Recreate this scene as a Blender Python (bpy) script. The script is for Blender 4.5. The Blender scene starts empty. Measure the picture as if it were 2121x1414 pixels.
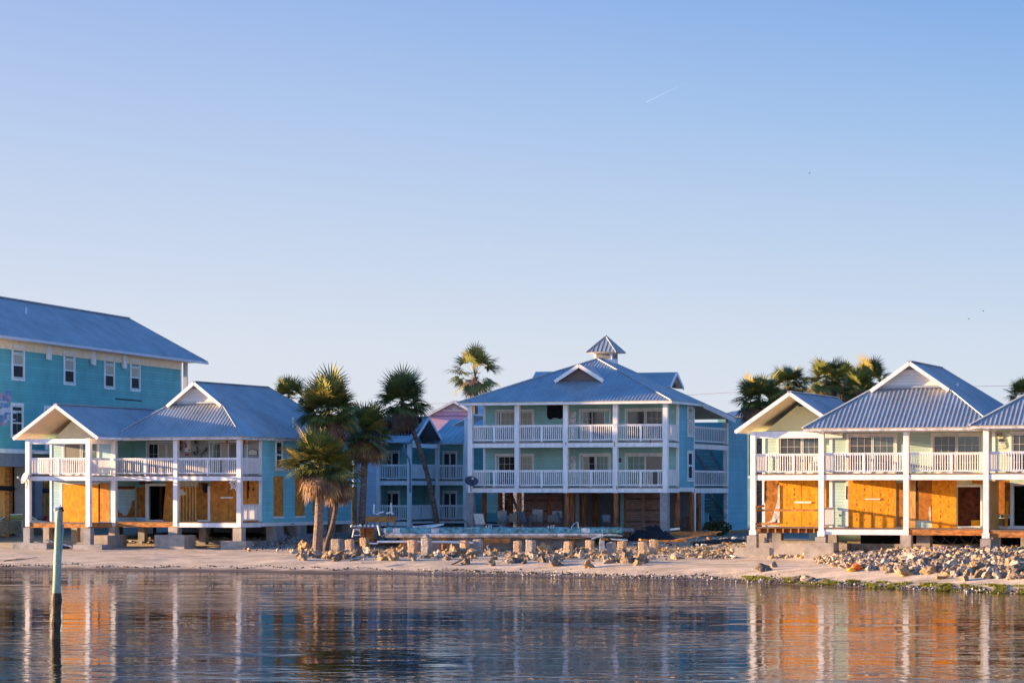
import bpy, bmesh, math, random
from mathutils import Vector, Matrix, noise
R = math.radians
random.seed(7)
scene = bpy.context.scene
C = scene.collection
# ------------------------------------------------------------------ camera
CAMZ, F, HOR, CX = 4.5, 5800.0, 1010.0, 1060.5       # camera height, focal length and horizon in photo pixels
cam = bpy.data.objects.new('camera', bpy.data.cameras.new('camera')); C.objects.link(cam)
cam.location = (0, 0, CAMZ); cam.rotation_euler = (R(90), 0, 0)
cam.data.sensor_width = 36; cam.data.lens = F/2121*36; cam.data.shift_y = (HOR-707)/2121
cam.data.clip_start = 1; cam.data.clip_end = 30000
scene.camera = cam
# ------------------------------------------------------------------ light
SUN_E = 7.6; SUN_A = -8.0       # elevation; azimuth offset from straight left, + = towards the camera
sdir = Vector((-math.cos(R(SUN_A))*math.cos(R(SUN_E)), -math.sin(R(SUN_A))*math.cos(R(SUN_E)), math.sin(R(SUN_E))))
sun = bpy.data.objects.new('sun', bpy.data.lights.new('sun', 'SUN')); C.objects.link(sun)
sun.data.energy = 4.8; sun.data.angle = R(0.6); sun.data.color = (1.0, 0.66, 0.34)
sun.rotation_euler = sdir.to_track_quat('Z', 'Y').to_euler()
W = bpy.data.worlds.new('World'); scene.world = W; W.use_nodes = True
nt = W.node_tree; nt.nodes.clear()
def N(t, **k):
    n = nt.nodes.new(t)
    for a, b in k.items(): setattr(n, a, b)
    return n
def L(a, b): nt.links.new(a, b)
out = N('ShaderNodeOutputWorld'); bg = N('ShaderNodeBackground'); sky = N('ShaderNodeTexSky')
sky.sky_type = 'NISHITA'; sky.sun_disc = False; sky.sun_elevation = R(SUN_E); sky.sun_rotation = R(-90)
sky.dust_density = 0.6; sky.ozone_density = 3.0
geo = N('ShaderNodeNewGeometry'); sep = N('ShaderNodeSeparateXYZ')
tc = N('ShaderNodeTexCoord')
L(tc.outputs['Generated'], sep.inputs[0])
SKYS = 0.13; EXPO = 2.1
# band of sky near the horizon: pale lavender rising to blue, paler towards the low sun
r1 = N('ShaderNodeValToRGB'); r2 = N('ShaderNodeValToRGB')
def ramp(r, pts):
    e = r.color_ramp.elements
    while len(e) > 1: e.remove(e[-1])
    e[0].position = pts[0][0]; e[0].color = (*pts[0][1], 1)
    for p, c in pts[1:]:
        x = e.new(p); x.color = (*c, 1)
def srgb(r, g, b):
    f = lambda v: ((v/255+0.055)/1.055)**2.4 if v > 10 else v/255/12.92
    return (f(r), f(g), f(b))
mz = N('ShaderNodeMath', operation='MULTIPLY'); mz.inputs[1].default_value = 1/0.35
L(sep.outputs['Z'], mz.inputs[0]); L(mz.outputs[0], r1.inputs[0]); L(mz.outputs[0], r2.inputs[0])
k = 1/0.35
ramp(r1, [(0, srgb(233,230,235)), (.05*k, srgb(222,228,239)), (.085*k, srgb(207,219,239)), (.13*k, srgb(187,206,238)), (.175*k, srgb(166,190,236)), (1, srgb(104,144,194))])   # left
ramp(r2, [(0, srgb(224,229,236)), (.05*k, srgb(209,222,237)), (.085*k, srgb(188,210,237)), (.13*k, srgb(158,193,235)), (.175*k, srgb(127,172,230)), (1, srgb(70,116,180))])   # right
mx = N('ShaderNodeMapRange'); mx.inputs[1].default_value = -0.22; mx.inputs[2].default_value = 0.2; mx.clamp = True
L(sep.outputs['X'], mx.inputs[0])
m1 = N('ShaderNodeMix', data_type='RGBA'); L(mx.outputs[0], m1.inputs[0]); L(r1.outputs[0], m1.inputs[6]); L(r2.outputs[0], m1.inputs[7])
tint = N('ShaderNodeMix', data_type='RGBA', blend_type='MULTIPLY'); tint.inputs[0].default_value = 1
tint.inputs[7].default_value = (0.38, 0.72, 1.05, 1)
L(sky.outputs[0], tint.inputs[6])
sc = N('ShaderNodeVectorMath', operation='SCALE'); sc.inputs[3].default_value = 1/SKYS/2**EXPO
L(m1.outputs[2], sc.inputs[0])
# added fill: low sky behind the camera brightened to light the house fronts
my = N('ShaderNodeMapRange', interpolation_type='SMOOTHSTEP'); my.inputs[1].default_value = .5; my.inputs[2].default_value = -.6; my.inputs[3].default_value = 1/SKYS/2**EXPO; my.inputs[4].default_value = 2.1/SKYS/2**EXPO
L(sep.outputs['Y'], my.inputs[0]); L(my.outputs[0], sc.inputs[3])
mf = N('ShaderNodeMapRange', interpolation_type='SMOOTHSTEP'); mf.inputs[1].default_value = 0.22; mf.inputs[2].default_value = 0.5
L(sep.outputs['Z'], mf.inputs[0])
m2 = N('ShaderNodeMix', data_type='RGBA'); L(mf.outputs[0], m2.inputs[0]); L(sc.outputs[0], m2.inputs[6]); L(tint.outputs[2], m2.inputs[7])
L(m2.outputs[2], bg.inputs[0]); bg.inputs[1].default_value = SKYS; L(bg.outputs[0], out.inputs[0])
scene.view_settings.view_transform = 'Standard'; scene.view_settings.look = 'None'
scene.view_settings.exposure = EXPO; scene.view_settings.gamma = 1
scene.render.engine = 'CYCLES'
scene.cycles.max_bounces = 6; scene.cycles.sample_clamp_indirect = 4

# ------------------------------------------------------------------ materials
def material(name, color, rough=0.6, var=0.12, scale=3.0, metal=0.0, spec=0.3, stretch=(1,1,1), bump=0.0, bscale=20, color2=None, lap=0, lapdepth=0.012, fine=0.0):
    m = bpy.data.materials.new(name); m.use_nodes = True
    t = m.node_tree; p = t.nodes['Principled BSDF']; nn = t.nodes.new; ll = t.links.new
    p.inputs['Roughness'].default_value = rough; p.inputs['Metallic'].default_value = metal
    p.inputs['Specular IOR Level'].default_value = spec
    co = nn('ShaderNodeTexCoord'); mp = nn('ShaderNodeMapping'); mp.inputs['Scale'].default_value = stretch
    ll(co.outputs['Object'], mp.inputs[0])
    nz = nn('ShaderNodeTexNoise'); nz.inputs['Scale'].default_value = scale; nz.inputs['Detail'].default_value = 6; nz.inputs['Roughness'].default_value = .65
    ll(mp.outputs[0], nz.inputs['Vector'])
    cr = nn('ShaderNodeValToRGB'); e = cr.color_ramp.elements
    c2 = color2 or tuple(c*(1-2.2*var) for c in color); c1 = color if color2 else tuple(min(1, c*(1+1.0*var)) for c in color)
    e[0].position = .32; e[0].color = (*c2, 1); e[1].position = .62; e[1].color = (*c1, 1)
    ll(nz.outputs[0], cr.inputs[0]); last = cr.outputs[0]
    hsum = None
    if fine:
        n2 = nn('ShaderNodeTexNoise'); n2.inputs['Scale'].default_value = scale*9; n2.inputs['Detail'].default_value = 3
        ll(mp.outputs[0], n2.inputs['Vector'])
        r = nn('ShaderNodeMapRange'); r.inputs[1].default_value = .3; r.inputs[2].default_value = .7; r.inputs[3].default_value = 1-fine; r.inputs[4].default_value = 1+fine
        ll(n2.outputs[0], r.inputs[0])
        v = nn('ShaderNodeVectorMath'); v.operation = 'SCALE'; ll(last, v.inputs[0]); ll(r.outputs[0], v.inputs[3]); last = v.outputs[0]
    if lap:
        sx = nn('ShaderNodeSeparateXYZ'); ll(co.outputs['Object'], sx.inputs[0])
        d = nn('ShaderNodeMath'); d.operation = 'DIVIDE'; d.inputs[1].default_value = lap; ll(sx.outputs['Z'], d.inputs[0])
        fr = nn('ShaderNodeMath'); fr.operation = 'FRACT'; ll(d.outputs[0], fr.inputs[0])
        iv = nn('ShaderNodeMath'); iv.operation = 'SUBTRACT'; iv.inputs[0].default_value = 1; ll(fr.outputs[0], iv.inputs[1])
        # each course of boards has a slightly different tone
        fl = nn('ShaderNodeMath'); fl.operation = 'FLOOR'; ll(d.outputs[0], fl.inputs[0])
        wn = nn('ShaderNodeTexWhiteNoise'); wn.noise_dimensions = '1D'; ll(fl.outputs[0], wn.inputs['W'])
        r = nn('ShaderNodeMapRange'); r.inputs[3].default_value = .93; r.inputs[4].default_value = 1.05; ll(wn.outputs[0], r.inputs[0])
        gap = nn('ShaderNodeMapRange'); gap.inputs[1].default_value = 0; gap.inputs[2].default_value = .13; gap.inputs[3].default_value = .66; gap.inputs[4].default_value = 1; ll(fr.outputs[0], gap.inputs[0])
        mm = nn('ShaderNodeMath'); mm.operation = 'MULTIPLY'; ll(r.outputs[0], mm.inputs[0]); ll(gap.outputs[0], mm.inputs[1])
        v = nn('ShaderNodeVectorMath'); v.operation = 'SCALE'; ll(last, v.inputs[0]); ll(mm.outputs[0], v.inputs[3]); last = v.outputs[0]
        bp = nn('ShaderNodeBump'); bp.inputs['Distance'].default_value = lapdepth; bp.inputs['Strength'].default_value = 1
        ll(iv.outputs[0], bp.inputs['Height']); ll(bp.outputs[0], p.inputs['Normal'])
    elif bump:
        nb = nn('ShaderNodeTexNoise'); nb.inputs['Scale'].default_value = bscale; nb.inputs['Detail'].default_value = 5
        ll(mp.outputs[0], nb.inputs['Vector'])
        bp = nn('ShaderNodeBump'); bp.inputs['Distance'].default_value = bump; bp.inputs['Strength'].default_value = 1
        ll(nb.outputs[0], bp.inputs['Height']); ll(bp.outputs[0], p.inputs['Normal'])
    ll(last, p.inputs['Base Color'])
    return m
M = {}
def mk(key, *a, **k): M[key] = material(key, *a, **k)
mk('white_paint', (.76,.735,.735), .5, .075, 1.6, stretch=(2.5,2.5,.6), fine=.06)
mk('weathered_white', (.62,.60,.60), .6, .25, 3.0, fine=.15)
mk('metal_roof', (.33,.355,.385), .45, .09, .5, metal=.3, spec=.4, fine=.07)
mk('roof_trim', (.50,.52,.60), .5, .05, 1)
mk('soffit', (.86,.70,.52), .7, .06, 2)
mk('teal_siding', (.30,.56,.55), .7, .07, .7, lap=.17)
mk('deep_teal_siding', (.115,.40,.41), .7, .07, .5, lap=.20)
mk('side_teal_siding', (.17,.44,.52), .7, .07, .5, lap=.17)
mk('aqua_siding', (.20,.52,.60), .7, .08, .5, lap=.17)
mk('mint_siding', (.50,.62,.45), .7, .06, .7, lap=.17)
mk('pale_mint_siding', (.44,.60,.55), .7, .06, .7, lap=.17)
mk('dusty_teal_siding', (.20,.43,.43), .7, .07, .6, lap=.17)
mk('pale_blue_siding', (.36,.56,.66), .7, .06, .7, lap=.17)
mk('lavender_siding', (.56,.58,.66), .7, .05, .7, lap=.19)
mk('pink_siding', (.66,.42,.60), .7, .05, .7, lap=.17)
mk('gable_mint', (.74,.80,.58), .8, .05, .8)
mk('gable_cream', (.78,.80,.64), .8, .05, .8)
mk('cream_siding', (.66,.64,.50), .7, .08, .9, lap=.17)
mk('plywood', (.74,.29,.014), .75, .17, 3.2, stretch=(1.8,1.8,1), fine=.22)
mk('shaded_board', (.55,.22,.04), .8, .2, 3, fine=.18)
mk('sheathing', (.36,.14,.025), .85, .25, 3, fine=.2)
mk('dark_board', (.13,.035,.02), .85, .3, 3)
mk('stud_wood', (.60,.33,.11), .8, .2, 3, stretch=(4,4,.6), fine=.15)
mk('raw_timber', (.42,.17,.05), .8, .3, 2.5, stretch=(1,1,3), fine=.2)
mk('deck_wood', (.20,.13,.10), .85, .2, 3)
mk('slat_wood', (.20,.105,.08), .8, .18, 2.0, stretch=(1,1,8), fine=.2)
mk('dark_slat', (.10,.045,.03), .8, .2, 2.0)
mk('pole_wood', (.27,.10,.04), .8, .35, 2.0, stretch=(4,4,.7), fine=.2)
mk('grey_wood', (.22,.17,.14), .85, .3, 3, stretch=(3,3,1), fine=.2)
mk('concrete', (.36,.31,.27), .9, .14, 1.8, bump=.01, bscale=14, fine=.10)
mk('grey_concrete', (.27,.26,.27), .9, .16, 1.8, bump=.01, bscale=14, fine=.10)
mk('block', (.42,.29,.20), .9, .15, 3, bump=.012, bscale=22, fine=.14)
mk('grey_block', (.31,.27,.25), .9, .18, 3, bump=.012, bscale=22, fine=.14)
mk('pool_concrete', (.74,.64,.58), .95, .35, 2.2, bump=.05, bscale=6, fine=.3)
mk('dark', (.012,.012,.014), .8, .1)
mk('fascia_grey', (.22,.22,.25), .7, .08)
mk('glass', (.018,.024,.028), .08, .1, 1, spec=.6)
mk('tinted_glass', (.045,.048,.052), .15, .15, 1.5, spec=.5)
mk('blue_glass', (.06,.085,.10), .12, .12, 1.5, spec=.6)
mk('green_glass', (.07,.12,.11), .15, .2, 2, spec=.5)
mk('screen', (.03,.032,.036), .9, .15, 2)
mk('porch_grey', (.36,.37,.36), .8, .08, .8)
mk('blind', (.40,.37,.31), .6, .05, 1)
mk('sage_curtain', (.22,.31,.27), .8, .15, 5, stretch=(6,6,.2))
mk('grey_blind', (.18,.18,.17), .6, .08, 1)
mk('tarp', (.010,.013,.022), .75, .3, 1.2, bump=.05, bscale=3, spec=.15)
mk('black_felt', (.006,.007,.012), .95, .3, 1.2, bump=.03, bscale=2, spec=.05)
mk('tile', (.05,.25,.33), .25, .45, 3.2, fine=.3, spec=.5)
mk('tile_deep', (.03,.16,.26), .3, .3, 6, fine=.3)
mk('pvc', (.72,.72,.74), .4, .08, 3)
mk('sling', (.20,.175,.15), .8, .1, 3)
mk('sling_grey', (.12,.12,.13), .8, .1, 3)
mk('chair_frame', (.05,.05,.06), .5, .1)
mk('gutter_grey', (.20,.24,.32), .5, .1)
mk('dish_grey', (.42,.38,.38), .5, .06)
mk('dish_dark', (.05,.06,.09), .5, .06)
mk('steel', (.5,.5,.52), .3, .05, metal=.8)
mk('red_paint', (.42,.03,.03), .35, .3, 8, spec=.6)
mk('orange_float', (.9,.14,.01), .5, .1)
mk('yellow_float', (.75,.38,.04), .6, .1)
mk('insulation_pink', (.42,.30,.40), .8, .2, 2)
mk('insulation_blue', (.16,.26,.45), .8, .2, 2)
mk('bark', (.20,.14,.115), .95, .35, 2.2, stretch=(2,2,5), bump=.03, bscale=9, fine=.25)
mk('dark_bark', (.12,.085,.075), .95, .35, 2.2, stretch=(2,2,5), bump=.03, bscale=9, fine=.25)
for i, c in enumerate([(.125,.145,.035), (.17,.18,.04), (.08,.105,.035), (.26,.21,.05)]):
    mk('frond_%s' % 'abcd'[i], c, .55, .25, 1.5, spec=.35)
for i, c in enumerate([(.27,.15,.085), (.17,.10,.07), (.36,.21,.09)]):
    mk('dead_frond_%s' % 'abc'[i], c, .85, .25, 1.5)
mk('rock', (.38,.285,.20), .9, .2, 1.6, color2=(.13,.09,.06), bump=.05, bscale=5, fine=.25)
mk('dark_rock', (.20,.15,.115), .9, .2, 1.6, color2=(.07,.055,.045), bump=.05, bscale=5, fine=.25)
mk('pale_rock', (.52,.44,.36), .9, .2, 1.6, color2=(.24,.18,.13), bump=.05, bscale=5, fine=.2)
mk('orange_rock', (.40,.26,.14), .9, .2, 1.6, color2=(.17,.10,.05), bump=.05, bscale=5, fine=.2)
mk('grey_rubble', (.30,.26,.24), .9, .3, 2)
mk('shell', (.55,.48,.40), .7, .3, 5)
mk('algae', (.32,.31,.02), .8, .4, 3)
mk('algae_dark', (.12,.13,.02), .8, .4, 3)
mk('shrub', (.035,.050,.020), .8, .4, 2)
mk('piling_paint', (.36,.42,.32), .75, .3, 1.2, stretch=(3,3,.8), color2=(.17,.25,.21), fine=.18)
mk('piling_wet', (.06,.038,.022), .6, .4, 6, fine=.3)
mk('bird_white', (.75,.72,.66), .7, .05)
mk('rust', (.35,.16,.06), .9, .3, 4)
mk('car_paint', (.42,.46,.52), .25, .04, spec=.6)
mk('art_red', (.45,.07,.05), .7, .2, 6); mk('art_plant', (.07,.09,.08), .7, .3, 6)

# ------------------------------------------------------------------ mesh helpers
class MB:
    def __init__(s): s.v, s.f, s.m = [], [], []
    def add(s, vs, fs, m=0):
        o = len(s.v); s.v += [tuple(v) for v in vs]
        for f in fs: s.f.append([i+o for i in f]); s.m.append(m)
    def box(s, x0, x1, y0, y1, z0, z1, m=0):
        if x0 > x1: x0, x1 = x1, x0
        if y0 > y1: y0, y1 = y1, y0
        if z0 > z1: z0, z1 = z1, z0
        s.add([(x0,y0,z0),(x1,y0,z0),(x1,y1,z0),(x0,y1,z0),(x0,y0,z1),(x1,y0,z1),(x1,y1,z1),(x0,y1,z1)],
              [(0,3,2,1),(4,5,6,7),(0,1,5,4),(1,2,6,5),(2,3,7,6),(3,0,4,7)], m)
    def beam(s, p, q, w, h, m=0, up=(0,0,1)):
        p, q = Vector(p), Vector(q); d = (q-p).normalized(); u = Vector(up)
        sd = d.cross(u)
        if sd.length < 1e-4: sd = d.cross(Vector((1,0,0)))
        sd.normalize(); u = sd.cross(d).normalized()
        vs = []
        for e in (p, q):
            for a, b in ((-1,-1),(1,-1),(1,1),(-1,1)): vs.append(e+sd*(a*w/2)+u*(b*h/2))
        s.add(vs, [(0,1,2,3),(7,6,5,4),(0,4,5,1),(1,5,6,2),(2,6,7,3),(3,7,4,0)], m)
    def tube(s, pts, rad, n=8, m=0, cap=True):
        pts = [Vector(p) for p in pts]
        if not hasattr(rad, '__len__'): rad = [rad]*len(pts)
        o = len(s.v); prev = None
        for i, p in enumerate(pts):
            d = (pts[min(i+1, len(pts)-1)]-pts[max(i-1, 0)]).normalized()
            x = prev if prev else (Vector((1,0,0)) if abs(d.x) < .9 else Vector((0,1,0)))
            x = (x-d*x.dot(d)).normalized(); y = d.cross(x); prev = x
            for j in range(n):
                a = 2*math.pi*j/n; s.v.append(tuple(p+x*(math.cos(a)*rad[i])+y*(math.sin(a)*rad[i])))
        for i in range(len(pts)-1):
            for j in range(n):
                s.f.append([o+i*n+j, o+i*n+(j+1)%n, o+(i+1)*n+(j+1)%n, o+(i+1)*n+j]); s.m.append(m)
        if cap:
            s.f.append([o+j for j in range(n)][::-1]); s.m.append(m)
            s.f.append([o+(len(pts)-1)*n+j for j in range(n)]); s.m.append(m)
    def prism(s, poly, off, m=0):     # polygon of 3D points extruded by vector off
        n = len(poly); off = Vector(off); a = [Vector(p) for p in poly]; b = [p+off for p in a]
        s.add(a+b, [list(range(n))[::-1], list(range(n, 2*n))]+[[i, (i+1) % n, n+(i+1) % n, n+i] for i in range(n)], m)
    def build(s, name, mats, parent=None, smooth=False, label=None):
        me = bpy.data.meshes.new(name); me.from_pydata(s.v, [], s.f)
        if not isinstance(mats, (list, tuple)): mats = [mats]
        for x in mats: me.materials.append(M[x] if isinstance(x, str) else x)
        me.polygons.foreach_set('material_index', s.m)
        if smooth: me.polygons.foreach_set('use_smooth', [True]*len(s.f))
        me.update()
        o = bpy.data.objects.new(name, me); C.objects.link(o)
        if parent: o.parent = parent
        if label: o['label'] = label
        return o
def tag(o, label=None, cat=None, group=None, kind=None):
    if label: o['label'] = label
    if cat: o['category'] = cat
    if group: o['group'] = group
    if kind: o['kind'] = kind
    return o
def empty(name, loc=(0,0,0), rz=0, label=None, cat=None, group=None):
    o = bpy.data.objects.new(name, None); C.objects.link(o); o.location = loc; o.rotation_euler = (0,0,rz)
    return tag(o, label, cat, group)
def copy_tree(o, parent=None):
    c = o.copy(); C.objects.link(c)
    if parent: c.parent = parent
    for ch in list(o.children): copy_tree(ch, c)
    return c
# ------------------------------------------------------------------ terrain
def kx(px): return (px-CX)/F
wl = []
for px, py in [(-400,1173),(0,1178.5),(250,1181),(500,1183.5),(700,1187),(850,1189),(1000,1191),(1150,1194),(1300,1199),(1500,1203.5),(1600,1208),(1700,1213),(1900,1221),(2121,1229),(2500,1245)]:
    Y = F*CAMZ/(py-HOR); wl.append((kx(px)*Y, Y))
def WL(x):
    if x <= wl[0][0]: return wl[0][1]
    for (x0,y0),(x1,y1) in zip(wl, wl[1:]):
        if x <= x1: return y0+(y1-y0)*(x-x0)/(x1-x0)
    return wl[-1][1]
prof = [(-200,-6),(-12,-1.2),(0,0),(2.5,.24),(6,.55),(11,.70),(17,.76),(21,.84),(27,1.32),(34,1.5),(5000,1.5)]
def hgt(x, y):
    d = y-WL(x)
    for (a,b),(c,e) in zip(prof, prof[1:]):
        if d <= c: h = b+(e-b)*(d-a)/(c-a); break
    else: h = 1.5
    amp = .05 if d > 1 else .012
    h += amp*noise.noise(Vector((x*.35, y*.35, 3)))+amp*.6*noise.noise(Vector((x*1.3, y*1.3, 9)))
    if d > 5 and d < 60: h += .035*noise.noise(Vector((x*3, y*3, 5)))
    # loose rubble bank in front of the right-hand house
    rx = min(1, max(0, (x-14.5)/7)); rd = min(1, max(0, (d-5)/9))*min(1, max(0, (24-d)/4))
    h += rx*rd*.62
    return h
def gnd(px, py):
    kk, kz = kx(px), (py-HOR)/F; y = 90.0
    while y < 400:
        if CAMZ-kz*y <= hgt(kk*y, y): return Vector((kk*y, y, hgt(kk*y, y)))
        y += .25
    return Vector((kk*400, 400, 1.5))
def at(px, py, Y): return Vector((kx(px)*Y, Y, CAMZ-(py-HOR)/F*Y))
def flat(px, Y): return Vector((kx(px)*Y, Y, hgt(kx(px)*Y, Y)))
# ------------------------------------------------------------------ ground and water
def make_ground():
    xs = [-3000,-1200,-500,-200,-120,-90]+[-70+.6*i for i in range(234)]+[90,120,200,500,1200,3000]
    ys = [20,60,85,100]+[108+.45*i for i in range(220)]+[215,230,260,300,400,600,1200,4000]
    vs = [(x, y, hgt(x, y)) for y in ys for x in xs]
    n = len(xs); fs = [(j*n+i, j*n+i+1, (j+1)*n+i+1, (j+1)*n+i) for j in range(len(ys)-1) for i in range(n-1)]
    me = bpy.data.meshes.new('sand_ground'); me.from_pydata(vs, [], fs); me.polygons.foreach_set('use_smooth', [True]*len(fs))
    m = bpy.data.materials.new('sand'); m.use_nodes = True; t = m.node_tree; p = t.nodes['Principled BSDF']; nn = t.nodes.new; ll = t.links.new
    p.inputs['Roughness'].default_value = .9; p.inputs['Specular IOR Level'].default_value = .15
    g = nn('ShaderNodeNewGeometry'); sx = nn('ShaderNodeSeparateXYZ'); ll(g.outputs['Position'], sx.inputs[0])
    mp = nn('ShaderNodeMapping'); mp.inputs['Scale'].default_value = (.5, .9, 1); ll(g.outputs['Position'], mp.inputs[0])
    nz = nn('ShaderNodeTexNoise'); nz.inputs['Scale'].default_value = 1.1; nz.inputs['Detail'].default_value = 9; nz.inputs['Roughness'].default_value = .7; ll(mp.outputs[0], nz.inputs[0])
    nf = nn('ShaderNodeTexNoise'); nf.inputs['Scale'].default_value = 5; nf.inputs['Detail'].default_value = 6; nf.inputs['Roughness'].default_value = .75; ll(mp.outputs[0], nf.inputs[0])
    dry = nn('ShaderNodeValToRGB'); e = dry.color_ramp.elements
    e[0].position = .33; e[0].color = (.32,.255,.19,1); e[1].position = .62; e[1].color = (.60,.49,.385,1); ll(nz.outputs[0], dry.inputs[0])
    # scattered seaweed and debris specks
    sp = nn('ShaderNodeMapRange'); sp.inputs[1].default_value = .60; sp.inputs[2].default_value = .68; sp.inputs[3].default_value = 0; sp.inputs[4].default_value = .55; ll(nf.outputs[0], sp.inputs[0])
    mixs = nn('ShaderNodeMix'); mixs.data_type = 'RGBA'; mixs.inputs[7].default_value = (.13,.09,.06,1); ll(sp.outputs[0], mixs.inputs[0]); ll(dry.outputs[0], mixs.inputs[6])
    # wet sand by the water, with a wavy edge
    a = nn('ShaderNodeMath'); a.operation = 'MULTIPLY_ADD'; a.inputs[1].default_value = .22; ll(nz.outputs[0], a.inputs[0]); ll(sx.outputs['Z'], a.inputs[2])
    w = nn('ShaderNodeMapRange'); w.inputs[1].default_value = .17; w.inputs[2].default_value = .30; w.inputs[3].default_value = 1; w.inputs[4].default_value = 0; ll(a.outputs[0], w.inputs[0])
    mixw = nn('ShaderNodeMix'); mixw.data_type = 'RGBA'; mixw.inputs[7].default_value = (.12,.085,.06,1); ll(w.outputs[0], mixw.inputs[0]); ll(mixs.outputs[2], mixw.inputs[6])
    # trodden grey-brown soil further inland
    hi = nn('ShaderNodeMapRange'); hi.inputs[1].default_value = .98; hi.inputs[2].default_value = 1.25; ll(a.outputs[0], hi.inputs[0])
    hm = nn('ShaderNodeMath'); hm.operation = 'MULTIPLY'; hm.inputs[1].default_value = .75; ll(hi.outputs[0], hm.inputs[0])
    mixh = nn('ShaderNodeMix'); mixh.data_type = 'RGBA'; mixh.inputs[7].default_value = (.21,.165,.13,1); ll(hm.outputs[0], mixh.inputs[0]); ll(mixw.outputs[2], mixh.inputs[6])
    ll(mixh.outputs[2], p.inputs['Base Color'])
    rr = nn('ShaderNodeMapRange'); rr.inputs[3].default_value = .9; rr.inputs[4].default_value = .4; ll(w.outputs[0], rr.inputs[0]); ll(rr.outputs[0], p.inputs['Roughness'])
    bp = nn('ShaderNodeBump'); bp.inputs['Distance'].default_value = .12; ll(nf.outputs[0], bp.inputs['Height']); ll(bp.outputs[0], p.inputs['Normal'])
    me.materials.append(m); o = bpy.data.objects.new('sand_ground', me); C.objects.link(o)
    tag(o, 'pale sand beach rising to trodden ground under the houses', kind='structure')
def make_water():
    mb = MB(); mb.add([(-3000,-200,0),(3000,-200,0),(3000,700,0),(-3000,700,0)], [(0,1,2,3)])
    m = bpy.data.materials.new('bay_water'); m.use_nodes = True; t = m.node_tree; p = t.nodes['Principled BSDF']; nn = t.nodes.new; ll = t.links.new
    p.inputs['Base Color'].default_value = (.012,.011,.010,1); p.inputs['Roughness'].default_value = .02
    p.inputs['IOR'].default_value = 1.33; p.inputs['Specular IOR Level'].default_value = .42
    g = nn('ShaderNodeNewGeometry')
    mk_ = nn('ShaderNodeTexNoise'); mk_.inputs['Scale'].default_value = .045; mk_.inputs['Detail'].default_value = 2; mmp = nn('ShaderNodeMapping'); mmp.inputs['Scale'].default_value = (.5, 1.3, 1); ll(g.outputs['Position'], mmp.inputs[0]); ll(mmp.outputs[0], mk_.inputs[0])
    wind = nn('ShaderNodeMapRange'); wind.inputs[1].default_value = .36; wind.inputs[2].default_value = .64; wind.inputs[3].default_value = .45; wind.inputs[4].default_value = 1.9; ll(mk_.outputs[0], wind.inputs[0])
    def layer(sc, stx, sty, detail, rough, dist, off, prev=None, gust=False):
        mp = nn('ShaderNodeMapping'); mp.inputs['Scale'].default_value = (stx, sty, 1); mp.inputs['Location'].default_value = (off, off*1.7, off); mp.inputs['Rotation'].default_value = (0,0,R(off*3)); ll(g.outputs['Position'], mp.inputs[0])
        nz = nn('ShaderNodeTexNoise'); nz.inputs['Scale'].default_value = sc; nz.inputs['Detail'].default_value = detail; nz.inputs['Roughness'].default_value = rough; nz.inputs['Distortion'].default_value = .3
        ll(mp.outputs[0], nz.inputs[0])
        bp = nn('ShaderNodeBump'); bp.inputs['Distance'].default_value = dist
        if gust:
            mu = nn('ShaderNodeMath'); mu.operation = 'MULTIPLY'; ll(nz.outputs[0], mu.inputs[0]); ll(wind.outputs[0], mu.inputs[1]); ll(mu.outputs[0], bp.inputs['Height'])
        else: ll(nz.outputs[0], bp.inputs['Height'])
        if prev: ll(prev.outputs[0], bp.inputs['Normal'])
        return bp
    b = layer(.2, .5, 1.7, 2, .45, .048, 1.3)           # long low swell
    b = layer(.9, .7, 1.3, 2, .5, .022, 3.1, b, True)        # ripples, stronger in gusts
    b = layer(2.6, .8, 1.3, 2, .5, .0055, 8.3, b, True)
    # dark murky body under a mirror whose strength follows Fresnel on each ripple
    t.nodes.remove(p); fz = nn('ShaderNodeFresnel'); fz.inputs['IOR'].default_value = 1.30; gl = nn('ShaderNodeBsdfGlossy'); gl.inputs['Roughness'].default_value = .02; gl.inputs['Color'].default_value = (.82,.81,.80,1)
    df = nn('ShaderNodeBsdfDiffuse'); df.inputs['Color'].default_value = (.014,.012,.010,1); mxs = nn('ShaderNodeMixShader')
    ll(b.outputs[0], fz.inputs['Normal']); ll(b.outputs[0], gl.inputs['Normal']); ll(fz.outputs[0], mxs.inputs[0]); ll(df.outputs[0], mxs.inputs[1]); ll(gl.outputs[0], mxs.inputs[2])
    ll(mxs.outputs[0], t.nodes['Material Output'].inputs['Surface'])
    o = mb.build('bay_water', m); tag(o, 'calm dark rippled bay water mirroring the houses', kind='structure')
make_ground(); make_water()

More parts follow.
